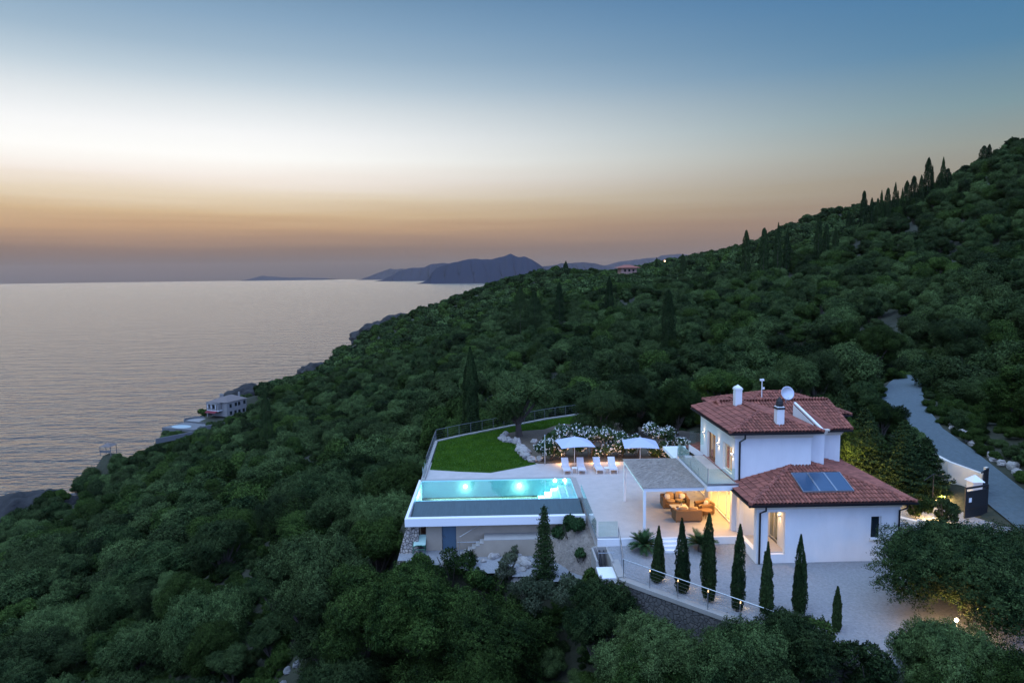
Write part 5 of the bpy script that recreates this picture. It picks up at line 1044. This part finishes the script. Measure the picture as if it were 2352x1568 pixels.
for x in (-3.9, -1.6, -.2): hx(sh, (x, x+1.0, -.06, 0, 2.9, 5.0), name='window', m=M['darkwin'])
hx(sh, (-5.0, 1.0, -2.25, -2.2, 1.9, 2.5), name='awning', m=mat('red_awning', (.16, .02, .03), .9))
aw = MB().add([(-5.0, -2.25, 2.6), (.6, -2.25, 2.6), (.6, -3.6, 1.9), (-5.0, -3.6, 1.9)], [(0, 3, 2, 1)]).build('awning', mat('red_cloth', (.16, .02, .03), .9), sh)
tr = empty('seaside_terrace', (-119.5, 276, -46.2), R(-24), label='white curved terrace and balustrade below the seaside house', cat='terrace')
b = MB(); pts = [(-4+5.2*math.cos(a), 1+4.6*math.sin(a)) for a in np.linspace(math.pi*.55, math.pi*1.5, 14)]+[(8.5, -3.6), (8.5, 5)]
b.prism(pts, 0, 3.0); b.build('platform', greyw, tr)
b = MB()
for p, q in zip(pts[:-2], pts[1:-1]): b.bar((*p, 3.4), (*q, 3.4), .18, .8)
b.build('balustrade', M['dull'], tr)
b = MB(); b.box(10.5, 15, -1.5, 8, -1.5, 3.3); b.bar((10.4, -1.7, 3.9), (15, -1.7, 3.2), .2, .9); b.bar((15.1, -1.5, 3.5), (15.1, 8, 4.8), .2, .9); b.build('stair_block', M['dull'], tr)
pl = empty('seaside_pool', (-118.6, 258, -41.2), R(-24), label='round pale pool on its terrace below the seaside house', cat='swimming pool')
b = MB(); b.prism([(-7, -4), (8, -3), (9, 6), (-6, 6)], -2.5, 0); b.build('deck', M['dull'], pl)
MB().prism([(-1+4.2*math.cos(a), -.4+2.6*math.sin(a)) for a in np.linspace(0, 6.283, 24, endpoint=False)], -.3, .05).build('water', mat('pale_water', (.30, .40, .42), .4, spec=.3), pl)
gz_ = empty('gazebo', (-137.5, 232, -43.2), label='small open gazebo with a hipped roof on the clifftop', cat='gazebo')
gz_.location = (-107.6, 188.0, -32.6); gz_.scale = (.55, .55, .65)
b = MB(); b.add([(-3, -3, 2.4), (3, -3, 2.4), (3, 3, 2.4), (-3, 3, 2.4), (0, 0, 3.7)], [(0, 1, 4), (1, 2, 4), (2, 3, 4), (3, 0, 4), (3, 2, 1, 0)]); b.build('roof', grt, gz_)
for x in (-2.6, 2.6):
    for y in (-2.6, 2.6): MB().box(x-.12, x+.12, y-.12, y+.12, -1.5, 2.4).build('post', M['dull'], gz_)
MB().box(-2.6, 2.6, -2.66, -2.6, 0, .8).build('parapet', M['dull'], gz_)
for i, (p, q) in enumerate((((-107.5, 214, -36.2), (-100.5, 224, -36.4)), ((-99.5, 226, -35.4), (-93, 233, -35.2)))):
    MB().bar(p, q, .4, 1.6).build('garden_wall', M['dull'], label=['pale low wall on the clifftop right of the gazebo', 'pale low wall below the round pool terrace'][i], cat='wall')
fh = empty('hillside_house', (92.5, 470, 15.2), R(8), label='low red-roofed house on the wooded skyline', cat='house')
hx(fh, (-5.5, 5.5, 0, 8, -3, 3.4), m=mat('pink_render', (.45, .26, .20), .9)); b = MB(); b.add([(-8, -2, 3.4), (8, -2, 3.4), (8, 10, 3.4), (-8, 10, 3.4), (-2, 4, 5.5), (2, 4, 5.5)], [(0, 1, 5, 4), (1, 2, 5), (2, 3, 4, 5), (3, 0, 4), (3, 2, 1, 0)]); b.build('roof', M['tile'], fh)
for x in (-3.5, -.5, 2.5): hx(fh, (x, x+1.3, -.08, 0, .8, 2.4), name='window', m=M['darkwin'])
hl = empty('hillside_lamp', (108.2, 434, 19.2), label='tiny bright pinkish lamp among trees below the skyline', cat='lamp')
MB().tube([(0, 0, -6), (0, 0, 3)], .1).build('pole', M['black'], hl); MB().lathe([(0, 2.6), (.55, 3.1), (0, 3.6)], n=10).build('lamp', lampmat('far_bulb', (1, .55, .30), 9), hl)
# ------------------------------------------------------------------ forest
rs = np.random.RandomState(77)
def jitter(x0, x1, y0, y1, s):
    X, Y = np.meshgrid(np.arange(x0, x1, s), np.arange(y0, y1, s)); X = X+(np.arange(X.shape[0]) % 2)[:, None]*s/2
    return (X+rs.uniform(-.46, .46, X.shape)*s).ravel(), (Y+rs.uniform(-.36, .36, Y.shape)*s).ravel()
px_, py_, ps_ = [], [], []
for (y0, y1, s, k) in ((12, 46, 4.4, .95), (46, 100, 5.2, .98), (100, 190, 5.9, 1.12), (190, 330, 7.2, 1.36), (330, 620, 9.6, 1.8), (620, 1350, 14, 2.6)):
    X, Y = jitter(-190, 420, y0, y1, s); px_.append(X); py_.append(Y); ps_.append(np.full(len(X), k))
X = np.concatenate(px_); Y = np.concatenate(py_); S_ = np.concatenate(ps_)*(.58+.85*rs.rand(len(X))**1.3)
ang = np.arctan2(X, Y); ok = (ang > R(-41)) & (ang < R(44)) & (np.hypot(X, Y) > 19)
ok &= coastdist(X, Y)+sn(X, Y, .07, 5)*7 < -1.0+3*rs.rand(len(X))**3
for poly, mg in ((TERR, 2.4), (YARD, 1.7), (LOWYARD, 1.5), ([(-5.5, 44), (6, 44), (6, 60), (-5.5, 60)], 2.2), ([(20, 48), (30, 44), (30, 57), (21, 60)], 1.0)): ok &= polydist(X, Y, poly) > mg
rd, _ = roadinfo(X, Y); ok &= rd > 2.9
ok &= ~((polydist(X, Y, [(-124, 262), (-101, 274), (-103, 294), (-122, 292)]) < 2) | (polydist(X, Y, [(-127, 250), (-108, 248), (-104, 262), (-106, 276), (-126, 276)]) < 1.5) | (np.hypot(X+107.6, Y-188) < 3.6) | (np.hypot(X-92, Y-466) < 12) | (polydist(X, Y, [(86, 430), (100, 430), (98, 470), (88, 470)]) < 2))
ok &= ~((X > -18) & (X < -9.8) & (Y > 35) & (Y < 46) & (np.abs((X+17)*9.0-(Y-36.5)*6.2)/10.9 < 2.0))
X, Y, S_ = X[ok], Y[ok], S_[ok]; Z = ground(X, Y)
kindr = rs.rand(len(X)); isoak = kindr < .30+.25*sn(X, Y, .05, 21); rot = rs.rand(len(X))*6.28; vi = rs.randint(0, 100, len(X))
sz_ = S_*rs.uniform(.8, 1.25, len(X)); D = np.hypot(X, Y)
Z = Z-np.maximum(0, 5.7*sz_-5.0)
near_ = (Y < 62) & (X > 5); S_ = np.where((Y < 33) & (X > 3), np.clip(S_, .7, .9), S_)
# low trees right below the forecourt wall
sz_ = np.where((D < 36), np.clip(sz_, .8, 1.0), sz_)
# how much of each crown the camera side can see: coarse depth-sorted coverage
CW, CH = 588, 392; cov = np.zeros((CH, CW), bool); vis = np.zeros(len(X))
Mi = np.array(camo.matrix_world.inverted()); Pc = np.stack([X, Y, Z+3.1*sz_, np.ones(len(X))], 0); q = Mi@Pc; u = (CW/2+q[0]/-q[2]*CW*1568/2352); v = (CH/2-q[1]/-q[2]*CW*1568/2352); rp_ = 2.9*S_/-q[2]*CW*1568/2352
for i in np.argsort(-q[2]):
    x0, x1 = int(max(0, u[i]-rp_[i])), int(min(CW, u[i]+rp_[i]+1)); y0, y1 = int(max(0, v[i]-rp_[i])), int(min(CH, v[i]+rp_[i]+1))
    if x1 <= x0 or y1 <= y0: continue
    sub = cov[y0:y1, x0:x1]; yy, xx = np.ogrid[y0:y1, x0:x1]; dm = ((xx-u[i])**2+(yy-v[i])**2 < rp_[i]**2)
    vis[i] = (dm & ~sub).sum(); sub |= dm
order = np.argsort(-vis); ind = set(order[:292].tolist())
def zone(x, y):
    if y < 34 and x > 3: return 'in the right foreground below the gravel forecourt'
    if x > 20 and y < 42: return 'at the right edge near the forecourt'
    if y < 44 and x > -9: return 'in the foreground below the pool'
    if y < 56 and x < -9: return 'in the left foreground'
    if x < -5 and y < 110: return 'on the slope by the pool'
    if x < -25: return 'on the coastal slope'
    if x > 28 and y < 75: return 'on the steep bank above the road'
    if x/y > .5: return 'on the steep right hillside'
    if y < 100: return 'just behind the lawn and villa'
    return 'on the middle slope'
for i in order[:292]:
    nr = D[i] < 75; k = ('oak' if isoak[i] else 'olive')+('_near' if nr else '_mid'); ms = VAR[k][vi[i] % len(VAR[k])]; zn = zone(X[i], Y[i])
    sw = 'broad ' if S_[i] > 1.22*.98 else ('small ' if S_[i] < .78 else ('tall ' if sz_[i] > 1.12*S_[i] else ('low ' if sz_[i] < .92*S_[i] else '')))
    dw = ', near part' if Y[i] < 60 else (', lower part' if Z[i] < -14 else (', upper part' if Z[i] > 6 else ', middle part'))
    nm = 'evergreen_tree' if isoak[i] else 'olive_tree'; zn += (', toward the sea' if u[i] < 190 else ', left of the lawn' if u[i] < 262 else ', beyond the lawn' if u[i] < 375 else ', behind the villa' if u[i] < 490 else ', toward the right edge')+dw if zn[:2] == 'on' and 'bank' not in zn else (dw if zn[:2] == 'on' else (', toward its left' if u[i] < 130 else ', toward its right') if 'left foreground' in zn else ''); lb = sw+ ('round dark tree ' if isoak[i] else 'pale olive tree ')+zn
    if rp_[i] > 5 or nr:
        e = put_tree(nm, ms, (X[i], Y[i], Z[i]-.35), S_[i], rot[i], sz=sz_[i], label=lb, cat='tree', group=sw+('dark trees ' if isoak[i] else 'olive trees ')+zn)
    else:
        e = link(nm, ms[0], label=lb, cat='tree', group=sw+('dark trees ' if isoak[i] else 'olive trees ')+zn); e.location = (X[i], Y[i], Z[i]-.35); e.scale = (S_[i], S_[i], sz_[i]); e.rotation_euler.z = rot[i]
# everything smaller: one woodland mass, instanced from the same crowns
rest = np.array([i for i in range(len(X)) if i not in ind and -q[2][i] > 5])
me = bpy.data.meshes.new('woodland'); me.vertices.add(len(rest)); me.vertices.foreach_set('co', np.stack([X[rest], Y[rest], Z[rest]-.35], 1).astype(np.float32).ravel())
# low undergrowth between the trunks belongs to the same mass
ux, uy = jitter(-75, 75, 14, 105, 1.4); uo = (coastdist(ux, uy) < -3) & (np.hypot(ux, uy) > 17) & (np.abs(np.arctan2(ux, uy)) < R(44)) & (polydist(ux, uy, TERR) > .9) & (polydist(ux, uy, YARD) > .75) & (polydist(ux, uy, LOWYARD) > .5) & (polydist(ux, uy, [(-5.5, 44), (6, 44), (6, 60), (-5.5, 60)]) > .8) & (roadinfo(ux, uy)[0] > 1.75)
uo &= ~((ux > -18) & (ux < -9.8) & (uy > 35) & (uy < 46) & (np.abs((ux+17)*9.0-(uy-36.5)*6.2)/10.9 < 1.1))
ux, uy = ux[uo], uy[uo]; us = rs.uniform(.20, .36, len(ux)); uz = ground(ux, uy)-us*2.3
n0 = len(X); X = np.concatenate([X, ux]); Y = np.concatenate([Y, uy]); Z = np.concatenate([Z, uz+.35]); S_ = np.concatenate([S_, us]); sz_ = np.concatenate([sz_, us*rs.uniform(.7, 1.1, len(us))]); D = np.hypot(X, Y)
isoak = np.concatenate([isoak, rs.rand(len(us)) < .6]); vi = np.concatenate([vi, rs.randint(0, 100, len(us))]); rot = np.concatenate([rot, rs.rand(len(us))*6.28]); rest = np.concatenate([rest, np.arange(n0, len(X))])
me.vertices.add(len(us)); me.vertices.foreach_set('co', np.stack([X[rest], Y[rest], Z[rest]-.35], 1).astype(np.float32).ravel())
kindidx = np.where((D[rest] < 75) & (rest < n0), np.where(isoak[rest], 4+vi[rest] % 3, vi[rest] % 4), np.where(D[rest] < 300, np.where(isoak[rest], 11+vi[rest] % 3, 7+vi[rest] % 4), np.where(isoak[rest], 17+vi[rest] % 2, 14+vi[rest] % 3)))
for nm, tp, dat in (('k', 'INT', kindidx.astype(np.int32)), ('rz', 'FLOAT', rot[rest].astype(np.float32)), ('sx', 'FLOAT', S_[rest].astype(np.float32)), ('sz', 'FLOAT', sz_[rest].astype(np.float32))):
    at = me.attributes.new(nm, tp, 'POINT'); at.data.foreach_set('value', dat)
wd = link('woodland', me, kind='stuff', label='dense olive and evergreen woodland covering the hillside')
allm = [a for k in ('olive_near', 'oak_near', 'olive_mid', 'oak_mid', 'olive_far', 'oak_far') for a in VAR[k]]
# one placed tree carries each crown; a crown nobody placed gets its own tree in the wood
srcs = []
for ms in allm:
    o = next((o for o in bpy.data.objects if o.data is ms[0]), None)
    if o is None:
        kx = len(srcs); j = int(rest[(kindidx == kx).nonzero()[0][0]]) if (kindidx == kx).any() else int(rest[0])
        o = link('distant_tree', ms[0], label='small distant tree within the woodland on the far slope', cat='tree', group='small distant trees in the woodland'); o.location = (X[j], Y[j], Z[j]-.35); o.scale = (S_[j],)*3
    srcs.append(o)
ng = bpy.data.node_groups.new('woodland', 'GeometryNodeTree'); ng.interface.new_socket('Geometry', in_out='INPUT', socket_type='NodeSocketGeometry'); ng.interface.new_socket('Geometry', in_out='OUTPUT', socket_type='NodeSocketGeometry')
gi = N(ng, 'NodeGroupInput'); go = N(ng, 'NodeGroupOutput'); jn = N(ng, 'GeometryNodeJoinGeometry')
def attr(nm, tp):
    a = N(ng, 'GeometryNodeInputNamedAttribute', data_type=tp); a.inputs['Name'].default_value = nm; return a.outputs[0]
ak = attr('k', 'INT'); arz = attr('rz', 'FLOAT'); asx = attr('sx', 'FLOAT'); asz = attr('sz', 'FLOAT')
cr_ = N(ng, 'ShaderNodeCombineXYZ'); L(ng, arz, cr_.inputs[2]); cs_ = N(ng, 'ShaderNodeCombineXYZ'); L(ng, asx, cs_.inputs[0]); L(ng, asx, cs_.inputs[1]); L(ng, asz, cs_.inputs[2])
for k, o in enumerate(srcs):
    oi = N(ng, 'GeometryNodeObjectInfo', transform_space='ORIGINAL'); oi.inputs['Object'].default_value = o; oi.inputs['As Instance'].default_value = True
    cmp_ = N(ng, 'FunctionNodeCompare', data_type='INT', operation='EQUAL'); L(ng, ak, cmp_.inputs[2]); cmp_.inputs[3].default_value = k
    ip = N(ng, 'GeometryNodeInstanceOnPoints'); L(ng, gi.outputs[0], ip.inputs['Points']); L(ng, cmp_.outputs[0], ip.inputs['Selection']); L(ng, oi.outputs['Geometry'], ip.inputs['Instance']); L(ng, cr_.outputs[0], ip.inputs['Rotation']); L(ng, cs_.outputs[0], ip.inputs['Scale']); L(ng, ip.outputs[0], jn.inputs[0])
L(ng, jn.outputs[0], go.inputs[0]); wd.modifiers.new('woodland', 'NODES').node_group = ng
print('forest', len(X), 'rest', len(rest), 'min vis', vis[order[291]])
# ------------------------------------------------------------------ trees with a place of their own
def special(kind, k, x, y, z, s, label, rz=0, sz=None, name=None, mk=None):
    return put_tree(name or ('olive_tree' if kind == 'olive' else 'evergreen_tree'), VAR[kind+'_near'][k], (x, y, z), s, rz, sz=sz, label=label, cat='tree')
me_, L__ = crown_mesh('lawn_olive', M['olive'], 501, 70000, Rx=3.15, Rz=2.0, zc=3.45, nl=24, sz=.11, asp=.4)
put_tree('olive_tree', (me_, trunk_mesh('lawn_olive_trunk', 3, L__, r0=.30, fork=1.15)), (2.0, 60.5, .05), label='spreading olive tree with a forked trunk at the lawn edge', cat='tree')
me_, L__ = crown_mesh('corner_olive', M['olive'], 502, 110000, Rx=3.6, Rz=1.75, zc=2.75, nl=30, sz=.095, asp=.42)
put_tree('olive_tree', (me_, trunk_mesh('corner_olive_trunk', 5, L__, r0=.28, fork=1.3)), (20.7, 28.3, -1.25), sz=.9, label='large olive tree in front of the villa corner at the lower right', cat='tree')
special('olive', 2, 24.6, 28.4, -2.6, 1.0, 'big dark olive tree at the right frame edge beside the corner olive', 2)
special('olive', 2, 8.9, 58.5, 0, .78, 'pale green olive tree rising behind the oleander hedge, left one', 1)
special('olive', 3, 12.5, 60, 0, .9, 'grey olive tree behind the oleander hedge, middle one', 4)
special('oak', 0, 15.8, 58.5, 0, .85, 'dark tree behind the hedge and the balcony', 4)
special('oak', 1, 23.0, 50.5, -.6, .78, 'round leafy tree at the right end of the upper villa roof', 2)
special('olive', 0, 16.3, 23.2, -3.2, .80, 'olive tree overlapping the gravel at the bottom right, pale leaves', 2.2)
special('olive', 1, 10.9, 24.6, -3.5, .78, 'olive tree hiding the end of the forecourt railing', 5.2)
special('oak', 2, 17.6, 21.2, -3.2, .85, 'dark tree in the bottom right corner below the bollard lamp', .5)

for i, (x, y, r, h, lb) in enumerate(((12.4, 25.7, 1.5, 2.4, 'leafy scrub at the end of the forecourt railing, left clump'), (14.0, 24.2, 1.4, 2.3, 'leafy scrub below the tiny pointed cypress'), (15.6, 22.5, 1.4, 2.1, 'leafy scrub at the bottom edge of the gravel'), (16.8, 21.3, 1.4, 2.2, 'dense scrub before the bollard lamp tree, low clump'), (24.5, 24.8, 1.8, 3.0, 'dark scrub right of the bollard lamp'))):
    bush('scrub_bush', lb, x, y, -1.75, r, h, 70+i, 'olive' if i % 2 else 'oak', 14000, .11)
special('oak', 1, -7.9, 43.4, -6.4, .85, 'dark bushy tree pressed against the left pool wall', 1)
special('olive', 2, -7.8, 48.6, -5.9, .85, 'pale bushy tree beside the left end of the pool terrace', 4)
special('oak', 2, -7.9, 54.0, -5.0, .8, 'dark bushy tree beside the left lawn railing', 2)
special('oak', 1, 28.3, 49.2, .6, .72, 'round bushy tree between the villa and the road, right one', 2)
special('olive', 3, 28.6, 51.8, 1.6, .70, 'bushy tree beside the road behind the villa conifers', 3)
special('oak', 2, 25.3, 52.2, 0, .85, 'round bushy tree right behind the upper villa roof', 1)
special('oak', 0, 25.4, 47.2, -.9, .78, 'dense leafy tree above the warm lit garden wall', 4)
special('oak', 0, 43.0, 75.0, 3.0, .9, 'round dark tree where the road disappears', 1)
special('olive', 2, 49.5, 71.0, 4.5, .9, 'pale tree on the bank where the road disappears', 2)
special('oak', 0, -4.2, 34.4, -7.5, 1.15, 'tall dark tree before the pool wall, nearest the green frame', 1)
special('oak', 1, -7.6, 35.6, -8.2, 1.15, 'dark leafy tree below the left corner of the pool', 3)
special('olive', 0, -10.8, 38.2, -7.6, 1.2, 'large pale-topped tree left of the pool corner, in the foreground', 3)
special('oak', 2, -.9, 33.0, -7.6, 1.05, 'dark tree in front of the outdoor stair', 5)
special('olive', 3, 6.4, 26.9, -5.7, .95, 'olive tree right below the forecourt wall, left one', 1.5)
special('olive', 1, 9.3, 24.6, -4.8, .95, 'olive tree right below the forecourt wall, right one', 3.5)
# ------------------------------------------------------------------ haze over the sea and the far coast
hz = MB().box(-26500, 26500, -2000, 26500, -63, 560).build('haze', M['white'], kind='stuff', label='thin dusk haze over the sea and the far coast')
hm = bpy.data.materials.new('haze'); hm.use_nodes = True; t = hm.node_tree; t.nodes.clear(); pv = N(t, 'ShaderNodeVolumePrincipled'); pv.inputs['Color'].default_value = (.95, .72, .55, 1); pv.inputs['Density'].default_value = 2.0e-5; pv.inputs['Anisotropy'].default_value = .2
o = N(t, 'ShaderNodeOutputMaterial'); L(t, pv.outputs[0], o.inputs['Volume']); hz.data.materials.clear(); hz.data.materials.append(hm)
